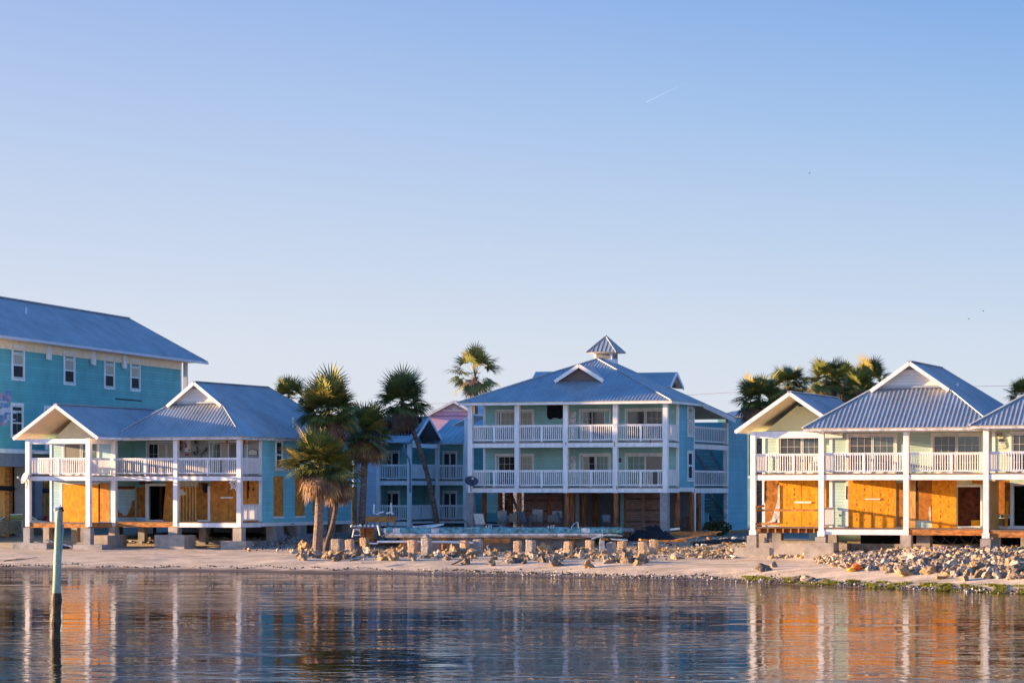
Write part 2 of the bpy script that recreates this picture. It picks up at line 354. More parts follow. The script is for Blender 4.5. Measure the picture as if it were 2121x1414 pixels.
# ------------------------------------------------------------------ house helpers
class House:
    def __init__(s, name, label, cat, px, Y, deg, group=None):
        s.px, s.Y0, s.X0 = px, Y, kx(px)*Y
        s.c, s.s = math.cos(R(deg)), math.sin(R(deg))
        s.e = empty(name, (s.X0, s.Y0, 0), -R(deg), label, cat, group)
        s.deg = deg
    def A(s, px, b):
        k = kx(px); return (k*(s.Y0+b*s.c)-s.X0-b*s.s)/(s.c+k*s.s)
    def B(s, px, a):
        k = kx(px); return (k*(s.Y0-a*s.s)-s.X0-a*s.c)/(s.s-k*s.c)
    def Yw(s, a, b): return s.Y0-a*s.s+b*s.c
    def Z(s, a, b, py): return CAMZ-(py-HOR)/F*s.Yw(a, b)
    def P(s, px, py, b): a = s.A(px, b); return (a, b, s.Z(a, b, py))     # local point on a front plane
    def S(s, px, py, a): b = s.B(px, a); return (a, b, s.Z(a, b, py))     # local point on a side plane
    def world(s, p): return s.e.matrix_basis @ Vector(p) if False else Vector((s.X0+p[0]*s.c+p[1]*s.s, s.Y0-p[0]*s.s+p[1]*s.c, p[2]))
    def gz(s, a, b): w = s.world((a, b, 0)); return hgt(w.x, w.y)
def put(mb, plane, pos, u0, u1, d0, d1, z0, z1, m=0):
    if plane == 'f': mb.box(u0, u1, pos-d1, pos-d0, z0, z1, m)
    else: mb.box(pos+d0, pos+d1, u0, u1, z0, z1, m)
def holes_wall(mb, plane, pos, u0, u1, z0, z1, holes, th=.15, m=0):
    us = sorted({u0, u1, *[min(max(h[i], u0), u1) for h in holes for i in (0, 1)]}); zs = sorted({z0, z1, *[min(max(h[i], z0), z1) for h in holes for i in (2, 3)]})
    for a, b in zip(us, us[1:]):
        # merge vertical runs
        run = None
        for c, d in zip(zs, zs[1:]):
            solid = not any(h[0] <= (a+b)/2 <= h[1] and h[2] <= (c+d)/2 <= h[3] for h in holes)
            if solid: run = (run[0], d) if run else (c, d)
            elif run: put(mb, plane, pos, a, b, -th, 0, *run, m); run = None
        if run: put(mb, plane, pos, a, b, -th, 0, *run, m)
def window(h, plane, pos, u0, u1, z0, z1, panes, fw=.09, name='window', sill=False, label=None):
    f = MB()
    put(f, plane, pos, u0, u1, .002, .06, z1-fw*1.2, z1); put(f, plane, pos, u0, u1, .002, .055, z0, z0+fw*.8)
    put(f, plane, pos, u0, u0+fw, .002, .05, z0+fw*.8, z1-fw*1.2); put(f, plane, pos, u1-fw, u1, .002, .05, z0+fw*.8, z1-fw*1.2)
    if sill: put(f, plane, pos, u0-.05, u1+.05, .003, .09, z0-.07, z0)
    g = MB(); mats = []
    for (p0, p1, q0, q1, mt, nx, nz_) in panes:
        if mt not in mats: mats.append(mt)
        put(g, plane, pos, p0, p1, .004, .018, q0, q1, mats.index(mt))
        w = .013
        for (a, b) in ((p0-.045, p0), (p1, p1+.045)): put(f, plane, pos, a, b, .003, .035, q0, q1)
        put(f, plane, pos, p0-.045, p1+.045, .003, .036, q1, q1+.05); put(f, plane, pos, p0-.045, p1+.045, .003, .036, q0-.05, q0)
        for i in range(1, nx): x = p0+(p1-p0)*i/nx; put(f, plane, pos, x-w/2, x+w/2, .019, .026, q0, q1)
        for i in range(1, nz_): z = q0+(q1-q0)*i/nz_; put(f, plane, pos, p0, p1, .0195, .0265, z-w/2, z+w/2)
    fo = f.build(name, 'white_paint', h.e, label=label); g.build('pane', mats, fo)
    return fo
def railing(h, plane, pos, u0, u1, zd, hgt_=1.07, pitch=.13, bal=.045, mids=1, mat='white_paint', name='railing'):
    mb = MB(); n = max(2, int(round((u1-u0)/pitch)))
    put(mb, plane, pos, u0, u1, -.06, .03, zd+hgt_-.05, zd+hgt_); put(mb, plane, pos, u0, u1, -.03, .01, zd+hgt_-.13, zd+hgt_-.05)
    put(mb, plane, pos, u0, u1, -.035, .01, zd+.09, zd+.17)
    for i in range(n):
        u = u0+(u1-u0)*(i+.5)/n
        if random.random() < .018: continue
        u += random.uniform(-.006, .006)
        put(mb, plane, pos, u-bal/2, u+bal/2, -.02, .022, zd+.12, zd+hgt_-.05)
    for i in range(mids):
        u = u0+(u1-u0)*(i+1)/(mids+1); put(mb, plane, pos, u-.06, u+.06, -.05, .035, zd-.02, zd+hgt_-.02)
    return mb.build(name, mat, h.e)
def patch(h, plane, pos, pts, mat, d0=.0, th=.02, name='wall_patch', zclip=None, label=None):
    mb = MB()
    q = [(h.P(x, y, pos) if plane == 'f' else h.S(x, y, pos)) for x, y in pts]
    if plane == 'f': q = [(a, b-d0, z) for a, b, z in q]; mb.prism(q, (0, -th, 0))
    else: q = [(a+d0, b, z) for a, b, z in q]; mb.prism(q, (th, 0, 0))
    return mb.build(name, mat, h.e, label=label)
def clip_line(poly, o, d):   # convex 2D polygon, line o + t d
    t0, t1 = -1e9, 1e9; n = len(poly); ar = sum(poly[i][0]*poly[(i+1) % n][1]-poly[(i+1) % n][0]*poly[i][1] for i in range(n))
    sg = 1 if ar > 0 else -1
    for i in range(n):
        p, q = poly[i], poly[(i+1) % n]; nx, ny = -(q[1]-p[1])*sg, (q[0]-p[0])*sg
        den = nx*d[0]+ny*d[1]; num = nx*(o[0]-p[0])+ny*(o[1]-p[1])
        if abs(den) < 1e-9:
            if num < 0: return None
            continue
        t = -num/den
        if den > 0: t0 = max(t0, t)
        else: t1 = min(t1, t)
    return (t0, t1) if t1 > t0+.02 else None
def roof_face(mb, pts, e, th=.07, pitch=.23, rh=.03, rw=.045, mr=0, ms=1, ribs=True):
    """convex roof plane: metal sheet with standing ribs running up the slope, soffit below"""
    pts = [Vector(p) for p in pts]; n = (pts[1]-pts[0]).cross(pts[2]-pts[0]).normalized()
    if n.z < 0: n = -n; pts = pts[::-1]
    nn_ = len(pts); top = [p+n*.0 for p in pts]
    mid = [p-n*.03 for p in pts]; low = [p-n*th for p in pts]
    mb.add(top+mid, [list(range(nn_))]+[[nn_+i, nn_+(i+1) % nn_, (i+1) % nn_, i] for i in range(nn_)], mr)
    mb.add(mid+low, [list(range(nn_, 2*nn_))[::-1]]+[[nn_+i, nn_+(i+1) % nn_, (i+1) % nn_, i] for i in range(nn_)], ms)
    if not ribs: return
    e = Vector(e).normalized(); u = n.cross(e).normalized()
    if u.z < 0: u = -u
    o = pts[0]; poly = [((p-o).dot(e), (p-o).dot(u)) for p in pts]
    lo, hi = min(q[0] for q in poly), max(q[0] for q in poly); t = lo+pitch*.5
    while t < hi:
        c = clip_line(poly, (t, 0), (0, 1))
        if c:
            a, b = o+e*t+u*(c[0]+.01)+n*.0, o+e*t+u*(c[1]-.02); hw = e*rw/2; hn = e*rw/4; up = n*rh
            vs = [a-hw, a+hw, a+hn+up, a-hn+up, b-hw, b+hw, b+hn+up, b-hn+up]
            mb.add(vs, [(0,1,2,3), (4,7,6,5), (1,5,6,2), (2,6,7,3), (3,7,4,0)], mr)
        t += pitch
def cap_strip(mb, p, q, w=.22, h=.05, m=0): mb.beam(Vector(p)+Vector((0,0,h*.4)), Vector(q)+Vector((0,0,h*.4)), w, h, m)
def gable_roof(h, name, ac, hw, ze, rise, b0, b1, rake=.0, back='gable', mat='metal_roof', ribs=True, fascia='white_paint', soff='soffit', parent=None):
    """gable roof with ridge along b, front gable open at b0"""
    mb = MB(); zr = ze+rise
    r0, r1 = (ac, b0, zr), (ac, b1, zr)
    roof_face(mb, [(ac-hw, b0, ze), (ac-hw, b1, ze), r1, r0], (0,1,0), ribs=ribs)
    roof_face(mb, [(ac+hw, b0, ze), (ac+hw, b1, ze), r1, r0], (0,1,0), ribs=ribs)
    cap_strip(mb, r0, r1, .25, .05)
    o = mb.build(name, [mat, soff], parent or h.e)
    f = MB(); sl = Vector((hw, 0, rise)).normalized()
    for sgn in (-1, 1):
        f.beam((ac+sgn*hw, b0-.02, ze-.10), (ac, b0-.02, zr-.10), .04, .20, 0, up=(0,0,1))
        f.beam((ac+sgn*(hw+.02), b0, ze-.08), (ac+sgn*(hw+.02), b1, ze-.08), .04, .14, 0)
    f.build('fascia_board', fascia, o)
    return o
def dutch_roof(h, name, a0, a1, ze, rise, b0, b1, dg, ribp=.23, mat='metal_roof', back_hip=True):
    """hip roof with a small vertical gable at the front of its ridge; a0..a1 eaves, dg depth of gable face"""
    mb = MB(); ac, hw = (a0+a1)/2, (a1-a0)/2; p = rise/hw
    gz_ = ze+rise*.60; hwg = (ze+rise-gz_)/p           # gable base
    zr = ze+rise; f = b0+dg
    bb = b1-hw
    G0, G1 = (ac-hwg, f, gz_), (ac+hwg, f, gz_)
    roof_face(mb, [(a0, b0, ze), (a1, b0, ze), G1, G0], (1,0,0), pitch=ribp)
    # side planes cover hip edge, rake of the gable, ridge and back hip
    ov = .35
    for sgn, ae, G in ((-1, a0, G0), (1, a1, G1)):
        rf = (ac, f-ov, zr); rk = (ac+sgn*hwg, f-ov, gz_)
        roof_face(mb, [(ae, b0, ze), (ae, b1, ze), (ac, bb, zr), (ac, f, zr), G], (0,1,0), pitch=ribp)
        roof_face(mb, [(ac+sgn*(hwg+.06), f-ov, gz_-.06*p), (ac+sgn*(hwg+.06), f-.0, gz_-.06*p), (ac, f, zr), rf], (0,1,0), pitch=ribp, ribs=False)
    roof_face(mb, [(a0, b1, ze), (a1, b1, ze), (ac, bb, zr)], (1,0,0), pitch=ribp)
    cap_strip(mb, (ac, f-ov, zr), (ac, bb, zr), .25)
    for sgn, ae in ((-1, a0), (1, a1)):
        cap_strip(mb, (ae, b0, ze), (ac+sgn*hwg, f, gz_), .18, .05); cap_strip(mb, (ae, b1, ze), (ac, bb, zr), .18, .05)
    cap_strip(mb, (ac-hwg, f, gz_+.04), (ac+hwg, f, gz_+.04), .18, .10)
    o = mb.build(name, [mat, 'soffit'], h.e)
    g = MB(); g.prism([(ac-hwg+.05, f-.01, gz_), (ac+hwg-.05, f-.01, gz_), (ac, f-.01, zr-.05)], (0, .05, 0)); g.build('gable_wall', 'lap_white', o)
    v = MB()
    vz = zr-.30*(zr-gz_)-.02; vh = (zr-vz)/p*.74
    v.prism([(ac-vh, f-.015, vz), (ac+vh, f-.015, vz), (ac, f-.015, zr-.22)], (0, -.02, 0)); v.build('gable_vent', 'fascia_grey', o)
    fb = MB()
    for sgn in (-1, 1): fb.beam((ac+sgn*(hwg+.05), f-ov-.02, gz_-.14), (ac, f-ov-.02, zr-.10), .04, .20)
    fb.build('rake_board', 'white_paint', o)
    eb = MB()
    eb.box(a0+.05, a1-.05, b0+.0, b0+.05, ze-.16, ze-.072); eb.box(a1-.08, a1-.03, b0+.06, b1, ze-.18, ze-.08); eb.box(a0+.03, a0+.08, b0+.06, b1, ze-.18, ze-.08)
    eb.build('fascia_board', 'weathered_white', o)
    return o
mk('lap_white', (.60,.58,.56), .7, .05, .7, lap=.17)
def post(h, a, b, z0, z1, w=.27, name='post', mat='white_paint', base=0):
    mb = MB(); mb.box(a-w/2, a+w/2, b-w/2, b+w/2, z0, z1)
    if base: mb.box(a-w/2-.05, a+w/2+.05, b-w/2-.05, b+w/2+.05, z0-.01, z0+base)
    return mb.build(name, mat, h.e)
def pier(h, a, b, ztop, w=.42, foot=None, mat='concrete', zf=None):
    """concrete pier, foot = (half a, half b, height, shift a)"""
    z = h.gz(a, b)-.3; mb = MB()
    mb.box(a-w/2, a+w/2, b-w/2, b+w/2, z if not foot else z+.3+foot[2]-.3, ztop)
    o = mb.build('pier', mat, h.e)
    if foot:
        f = MB(); sa = foot[3] if len(foot) > 3 else 0
        f.box(a-foot[0]+sa, a+foot[0]+sa, b-foot[1], b+foot[1], z, z+.3+foot[2]); f.build('footing', mat, o)
    return o
def oct_tube(mb, p, q, r, n=10, m=0): mb.tube([p, q], [r, r*.94], n, m)

# ================================================================== left house
def left_house():
    h = House('stilt_house', 'turquoise two storey stilt house with gabled left wing and boarded up ground floor', 'house', 497, 170, 21.5)
    UD, LD, EV = 5.27, 2.43, 7.62                       # upper deck, lower deck, eave heights
    PB = h.B(540, 0)                                  # depth of the porch
    WB = -h.B(185, h.A(237, 0)) if False else -2.85      # wing front plane
    WB = -2.8
    aL = h.A(237, 0); aM = h.A(365, 0)
    wl_, wr = h.A(59, WB), h.A(184, WB)
    ww0, ww1 = h.A(104, 0), h.A(232, 0)
    bE = h.B(728, 0)
    # body
    b = MB(); SK = 2.13
    door = (h.A(309, PB), h.A(344, PB), LD+.02, h.Z(h.A(326, PB), PB, 1006))
    holes_wall(b, 'f', PB, ww1, -.01, SK+.35, EV-.02, [door], m=0)
    b.build('porch_wall', 'dusty_teal_siding', h.e)
    b = MB(); b.box(-.16, 0, PB, bE, LD-.1, EV-.02); b.build('side_wall', 'aqua_siding', h.e)
    b = MB(); b.box(ww0, ww1-.2, bE-.15, bE, SK, EV-.02); b.box(ww0, ww0+.15, .15, bE-.16, LD-.1, EV-.02); b.box(ww0+.16, -.17, PB+1, bE-.16, 7.2, 7.3); b.box(ww0+.16, -.17, bE-.14, bE-.02, SK, EV-.1)
    b.box(ww0+.16, -.17, PB+.16, bE-.16, LD-.12, LD+.01); b.box(ww0+.16, -.17, PB+.16, bE-.16, UD-.3, UD-.05)
    b.build('back_wall', 'dusty_teal_siding', h.e)
    b = MB(); b.box(h.A(312, PB), h.A(330, PB+1.5), PB+1.5, PB+1.55, LD, 4.9); b.build('inner_partition', 'dark_board', h.e)
    b = MB(); b.box(ww0, ww1, 0, .15, LD-.1, EV-.02); b.build('wing_wall', 'pale_blue_siding', h.e)
    b = MB(); b.box(ww1-.15, ww1+.002, .155, PB-.002, LD-.1, EV-.05); b.build('wing_side_wall', 'dusty_teal_siding', h.e)
    b = MB(); b.box(-.18, .03, PB-.1, bE+.02, SK, LD-.08); b.build('skirt_board', 'white_paint', h.e)
    # corner trims
    b = MB(); b.box(-.12, .03, PB-.03, PB+.13, LD, EV-.1); b.box(ww0-.02, ww0+.13, -.03, .0, LD, EV-.1); b.box(ww1-.05, ww1+.03, -.03, .1, LD, EV-.1); b.box(-.12, .03, bE-.1, bE+.03, LD-.1, EV-.1)
    b.build('corner_trim', 'white_paint', h.e)
    # decks
    def deck(z, x0, x1, y0, y1, band, bandmat, nm):
        d = MB(); d.box(x0, x1, y0, y1, z-.06, z); o = d.build(nm, 'deck_wood', h.e)
        return o
    deck(UD, aL+.0, .12, -.12, PB, .3, 'white_paint', 'upper_deck'); deck(UD, wl_-.1, wr+.12, WB-.1, 0, .3, 'white_paint', 'upper_deck')
    deck(LD, aL+.0, .12, -.12, PB, .3, 'raw_timber', 'lower_deck'); deck(LD-.05, wl_-.1, wr+.12, WB-.1, 0, .3, 'raw_timber', 'lower_deck')
    bm = MB()
    bm.box(aL, .1, -.11, -.03, UD-.33, UD-.065); bm.box(.06, .12, -.02, PB-.04, UD-.33, UD-.065)
    bm.box(wl_-.05, wr+.1, WB-.10, WB-.02, UD-.33, UD-.065); bm.box(wr+.04, wr+.11, WB, -.13, UD-.33, UD-.065); bm.box(wl_-.1, wl_-.03, WB, -.05, UD-.33, UD-.065)
    bm.box(wl_-.1, wr+.1, WB-.08, WB+.06, EV-.42, EV-.12)
    bm.box(wl_-.1, wl_+.03, WB+.07, -.05, EV-.42, EV-.12); bm.box(wr-.03, wr+.1, WB+.07, -.15, EV-.42, EV-.12)
    bm.box(aL, .1, -.08, .05, EV-.2, EV-.09); bm.box(-.04, .08, .06, PB-.05, EV-.2, EV-.09)
    bm.box(aM+.1, .1, -.11, -.03, LD-.33, LD-.065); bm.box(.06, .12, -.02, PB-.11, LD-.33, LD-.065)
    bm.build('beam', 'white_paint', h.e)
    t = MB(); t.box(aL, aM+.05, -.09, -.03, LD-.33, LD-.075); t.box(wl_-.1, wr, WB-.08, WB-.03, LD-.36, LD-.12)
    for i in range(7): t.box(aL+.5+i*.55, aL+.55+i*.55, 0, PB-.02, LD-.26, LD-.062)
    t.box(wr+.03, wr+.1, WB, -.13, LD-.36, LD-.12)
    t.build('rim_joist', 'raw_timber', h.e)
    for a, bb in ((aL, 0), (aM, 0), (-.02, 0), (wl_, WB), (wr, WB)): post(h, a, bb, LD-.30, EV-.1, .29, base=0)
    railing(h, 'f', -.0, aL+.14, aM-.14, UD); railing(h, 'f', -.0, aM+.14, -.16, UD)
    railing(h, 'f', WB, wl_+.14, wr-.14, UD); railing(h, 's', wr, WB+.15, -.2, UD, mids=0); railing(h, 's', wl_, WB+.15, -.1, UD, mids=0)
    railing(h, 's', 0, .15, PB-.05, UD, mids=0); railing(h, 's', 0, .15, PB-.05, LD, mids=0, name='lower_railing')
    # roofs
    dutch_roof(h, 'main_roof', h.A(228, -.5), .42, EV, 3.45, -.5, bE+.5, 2.7)
    wc = (h.A(27.6, WB-.5)+h.A(202.6, WB-.5))/2; whw = (h.A(202.6, WB-.5)-h.A(27.6, WB-.5))/2
    gable_roof(h, 'wing_roof', wc, whw, EV-.02, 2.0, WB-.5, 9)
    g = MB(); zb = EV-.12; g.prism([(wl_+.05, .03, zb), (ww1, .03, zb), (wc, .03, zb+1.98*.93)], (0, .08, 0)); g.build('gable_wall', 'gable_cream', h.e)
    b = MB(); b.box(aL+.1, -.1, .1, PB-.02, EV-.12, EV-.095); b.build('porch_ceiling', 'soffit', h.e)
    # vents on roof
    b = MB(); c_ = h.S(607, 868, -.6); b.tube([(c_[0], c_[1], 8.2), (c_[0], c_[1], 9.0)], .07, 8); b.build('vent_pipe', 'white_paint', h.e)
    # ---- upper openings
    Pf = lambda px, b=PB: h.A(px, b)
    zt = UD+2.15
    zz = lambda py, px=400, b=PB: h.Z(h.A(px, b), b, py)
    window(h, 'f', PB, Pf(303), Pf(363), UD, zt, [(Pf(309.5), Pf(328), UD+.12, zt-.2, 'glass', 2, 3), (Pf(328.5), Pf(343), UD+.12, zt-.2, 'blind', 1, 1), (Pf(347), Pf(359), UD+.12, zt-.2, 'blind', 1, 1)], name='sliding_door')
    window(h, 'f', PB, Pf(433), Pf(514), UD, zt, [(Pf(441), Pf(457), UD+.12, zt-.2, 'green_glass', 2, 4), (Pf(459), Pf(472.5), UD+.12, zt-.2, 'blind', 1, 1), (Pf(475), Pf(490), UD+.12, zt-.2, 'grey_blind', 1, 1), (Pf(499), Pf(507), UD+.12, zt-.2, 'grey_blind', 1, 1)], name='sliding_door')
    window(h, 'f', 0, Pf(130, 0), Pf(206, 0), UD, zt, [(Pf(135, 0), Pf(166, 0), UD+.12, zt-.2, 'grey_blind', 1, 1), (Pf(171.5, 0), Pf(201, 0), UD+.12, zt-.2, 'green_glass', 3, 4)], name='sliding_door')
    # side windows
    for p0, p1 in ((570, 585), (650, 662)):
        u0, u1 = h.B(p0, 0), h.B(p1, 0); z0, z1 = h.Z(0, u0, 972), h.Z(0, u0, 911)
        window(h, 's', 0, u0, u1, z0, z1, [(u0+.17, u1-.17, z0+.14, (z0+z1)/2-.05, 'glass', 1, 1), (u0+.17, u1-.17, (z0+z1)/2+.05, z1-.16, 'glass', 1, 1)], name='window', sill=True)
    for p0, p1 in ((566.5, 586), (611, 630), (648, 664), (682, 697)):
        u0, u1 = h.B(p0, 0), h.B(p1, 0); z0, z1 = 2.74, 5.22
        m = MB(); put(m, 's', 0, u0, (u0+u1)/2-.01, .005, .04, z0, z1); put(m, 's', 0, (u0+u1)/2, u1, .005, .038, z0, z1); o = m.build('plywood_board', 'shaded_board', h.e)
        m = MB(); put(m, 's', 0, u0, u1+.05, .003, .06, z0-.14, z0-.01); m.build('sill', 'white_paint', o)
    # ---- lower wing wall: plywood board over the door
    m = MB(); put(m, 'f', 0, Pf(130.5, 0), Pf(172, 0), .01, .05, LD-.15, 4.72); put(m, 'f', 0, Pf(172.3, 0), Pf(204.5, 0), .01, .047, LD-.4, 4.70); m.build('plywood_board', 'plywood', h.e)
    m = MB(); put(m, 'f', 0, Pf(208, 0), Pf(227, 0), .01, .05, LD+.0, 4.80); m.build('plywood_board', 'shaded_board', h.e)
    m = MB(); put(m, 'f', 0, Pf(126.5, 0), Pf(130, 0), .01, .06, LD, 4.78); put(m, 'f', 0, Pf(126.5, 0), Pf(205, 0), .003, .009, 4.70, 4.82); m.build('door_frame', 'white_paint', h.e)
    m = MB(); put(m, 'f', 0, Pf(204.6, 0), Pf(207.8, 0), .01, .03, LD, 4.75); m.build('gap_strip', 'dark', h.e)
    # ---- lower main porch wall
    patch(h, 'f', PB, [(283,1010),(302,1006),(302,1077),(283,1077)], 'sheathing', .005, name='sheathing_panel')
    patch(h, 's', ww1, [(240,1010),(283,1009),(283,1076),(240,1077)], 'sheathing', .005, name='sheathing_panel')
    patch(h, 's', ww1, [(240,1013),(282,1013),(282,1026),(279,1034),(272,1037),(270,1050),(262,1066),(255,1068),(251,1062),(246,1060),(240,1046)], 'pale_blue_siding', .03, name='torn_siding')
    patch(h, 's', ww1, [(240,1007),(283,1007),(283,1010),(240,1011)], 'dark_board', .03, name='batten')
    patch(h, 's', ww1, [(240,1071),(283,1071),(283,1080),(240,1080)], 'pale_blue_siding', .03, name='siding_strip')
    patch(h, 'f', PB, [(283,1071),(302,1071),(302,1079),(283,1079)], 'pale_blue_siding', .03, name='siding_strip')
    patch(h, 'f', PB, [(287,995),(300,995),(300,999),(322,996),(309,1001),(302,1003),(290,1003)], 'dark_board', .03, name='torn_siding')
    m = MB(); put(m, 'f', PB, Pf(302), door[0], .01, .07, LD, door[3]+.15); put(m, 'f', PB, door[0], Pf(345), .01, .07, door[3], door[3]+.15); put(m, 'f', PB, door[0], Pf(345), .01, .07, LD-.0, LD+.08); m.build('door_frame', 'white_paint', h.e)
    patch(h, 'f', PB, [(346,995),(361,995),(361,1082),(339,1082)], 'shaded_board', .10, .03, name='leaning_board')
    patch(h, 'f', PB, [(368,1009),(409,1009),(409,1080),(368,1080)], 'sheathing', .005, name='sheathing_panel')
    sb = MB()
    for i, x in enumerate((373, 380, 386.5, 393, 399, 405)):
        put(sb, 'f', PB, Pf(x), Pf(x+3.2), .03, .09, LD, 4.62)
    sb.build('wall_stud', 'stud_wood', h.e)
    patch(h, 'f', PB, [(370,1014),(380,1012),(382,1018),(387,1019),(386,1025),(370,1026)], 'cream_siding', .10, name='torn_siding')
    patch(h, 'f', PB, [(368,995),(412,995),(412,1009),(368,1009)], 'cream_siding', .01, name='siding_strip')
    patch(h, 'f', PB, [(410,999),(432,999),(432,1079),(410,1079)], 'sheathing', .01, name='sheathing_panel')
    patch(h, 'f', PB, [(420,1000),(431,1001),(430,1019),(425,1021),(420,1014)], 'dark', .035, name='torn_hole')
    m = MB(); put(m, 'f', PB, Pf(431.5), Pf(436.5), .02, .09, LD, 4.6); put(m, 'f', PB, Pf(410), Pf(431.4), .02, .07, LD, LD+.08); m.build('door_frame', 'white_paint', h.e)
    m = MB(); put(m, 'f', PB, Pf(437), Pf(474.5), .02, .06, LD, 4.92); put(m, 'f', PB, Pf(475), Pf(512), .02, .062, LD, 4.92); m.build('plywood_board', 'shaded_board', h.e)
    m = MB(); put(m, 'f', PB, Pf(458.5), Pf(484), .064, .10, 3.86, 3.95); m.build('door_bar', 'white_paint', h.e)
    patch(h, 'f', PB, [(513,995),(535,995),(535,1080),(513,1080)], 'shaded_board', .01, name='sheathing_panel')
    patch(h, 'f', PB, [(513,995),(517,995),(516,1003),(518,1010),(515,1018),(516,1030),(513,1032)], 'dark', .035, name='torn_hole')
    patch(h, 'f', PB, [(523,1012),(526,1011),(528,1014),(525,1016)], 'dark', .035, name='torn_hole')
    m = MB(); put(m, 'f', PB, Pf(366), Pf(432), .002, .006, UD, EV-.1); m.build('painted_panel', 'porch_grey', h.e); m = MB(); put(m, 'f', PB, Pf(514.5), -.13, .002, .006, UD, EV-.1); m.build('painted_panel', 'porch_grey', h.e)
    # ---- things hung on the upper porch wall (fixed decoration)
    patch(h, 'f', PB, [(387,912),(395,912),(395,935),(383,935),(383,920)], 'white_paint', .01, name='wall_sign')
    patch(h, 'f', PB, [(384,917),(387,917),(388,926),(384,928)], 'art_red', .04, name='sign_figure'); patch(h, 'f', PB, [(391,930),(394,930),(394,933),(391,933)], 'art_red', .04, name='sign_figure')
    patch(h, 'f', PB, [(371,909),(377,909),(378,920),(372,920)], 'art_red', .02, name='striped_flag')
    patch(h, 'f', PB, [(384,939),(392,938),(392,943),(384,943)], 'art_red', .02, name='wall_ornament')
    for i, (x, y) in enumerate([(375,930),(402,935),(410,936),(420,938),(425,934),(405,918)]):
        mm = MB()
        for j in range(9):
            p = Vector(h.P(x, y, PB-.15)); q = p+Vector((random.uniform(-.25,.25), random.uniform(-.12,.1), random.uniform(-.3,.35))); mm.beam(p, q, .05, .02)
        mm.build('hanging_plant', 'art_plant', h.e)
    # arched name board hanging in the side opening
    pts = [(514.5,943),(514.5,932),(519,930.5),(524,928.6),(529,930.5),(534,932),(534,943)]
    bo = patch(h, 'f', PB, pts, 'dark', .02, .02, name='name_board')
    pi = [(515.4,942),(515.4,932.8),(519.4,931.4),(524,929.8),(528.6,931.4),(533,932.8),(533,942)]
    patch(h, 'f', PB, pi, 'cream_siding', .042, .012, name='board_face').parent = bo
    # fan on the porch ceiling
    f = MB(); p = Vector(h.P(470, 905, 1.2)); p.z = EV-.13; f.tube([p, p-Vector((0,0,.28))], .07, 8)
    for i in range(5):
        a = i*1.256; f.beam(p-Vector((0,0,.25)), p+Vector((math.cos(a)*.7, math.sin(a)*.7, -.27)), .15, .02)
    f.build('ceiling_fan', 'raw_timber', h.e)
    f = MB(); p = Vector(h.P(497, 900, 2.0)); p.z = EV-.13; f.tube([p+Vector((.3,0,0)), p+Vector((.3,0,-.28))], .07, 8)
    for i in range(5):
        a = i*1.256+.4; f.beam(p+Vector((.3,0,-.25)), p+Vector((.3+math.cos(a)*.7, math.sin(a)*.7, -.27)), .15, .02)
    f.build('ceiling_fan', 'art_red', h.e)
    # ---- piers
    zt = LD-.33
    pier(h, aM-.02, -.1, zt, .62, (1.02, .75, .83, .0)); pier(h, -.0, -.1, zt-.03, .58, (.85, .5, .50, -.15))
    pier(h, aL+.0, -.1, zt, .45, (.55, 1.2, .78, -.3)); pier(h, wl_, WB, zt-.04, .46, (1.2, .7, .40, .5), 'grey_concrete'); pier(h, wr, WB, zt-.04, .46, (1.0, .7, .28, .3), 'grey_concrete')
    pier(h, h.A(99, 0), 0, zt, .42, None); pier(h, h.A(157, .5), .5, zt, .42, None)
    for bb in (4.8, 8.2, 11.6, bE-.2): pier(h, -.25, bb, SK+.01, .5, None)
    for aa in (aM, aL, ww0+.3):
        for bb in (3.6, 8, 12.5, bE-.4): pier(h, aa, bb, SK+.02, .45, None, 'grey_concrete')
    m = MB(); m.box(-.12, -.04, PB+2, bE, h.gz(-.1, 8)-.3, h.gz(-.1, 8)+.22); m.box(ww0, -.3, PB+1.2, PB+1.5, .2, h.gz(-3, 5)+.12); m.box(wl_, wr, .2, .5, .2, h.gz(wr, .3)+.3); m.build('grade_beam', 'grey_concrete', h.e)
    for q0, q1 in ((5.05, 6.3), (8.5, 9.6), (11.9, 12.6)): m = MB(); m.box(-.22, -.14, q0, q1, .8, SK+.0); m.build('foundation_panel', 'grey_concrete', h.e)
    m = MB(); m.box(ww0, -.4, bE-.3, bE-.18, .6, SK); m.build('foundation_panel', 'fascia_grey', h.e)
    return h, aL, aM, wl_, wr, WB, PB, UD, LD, EV
LH = left_house()
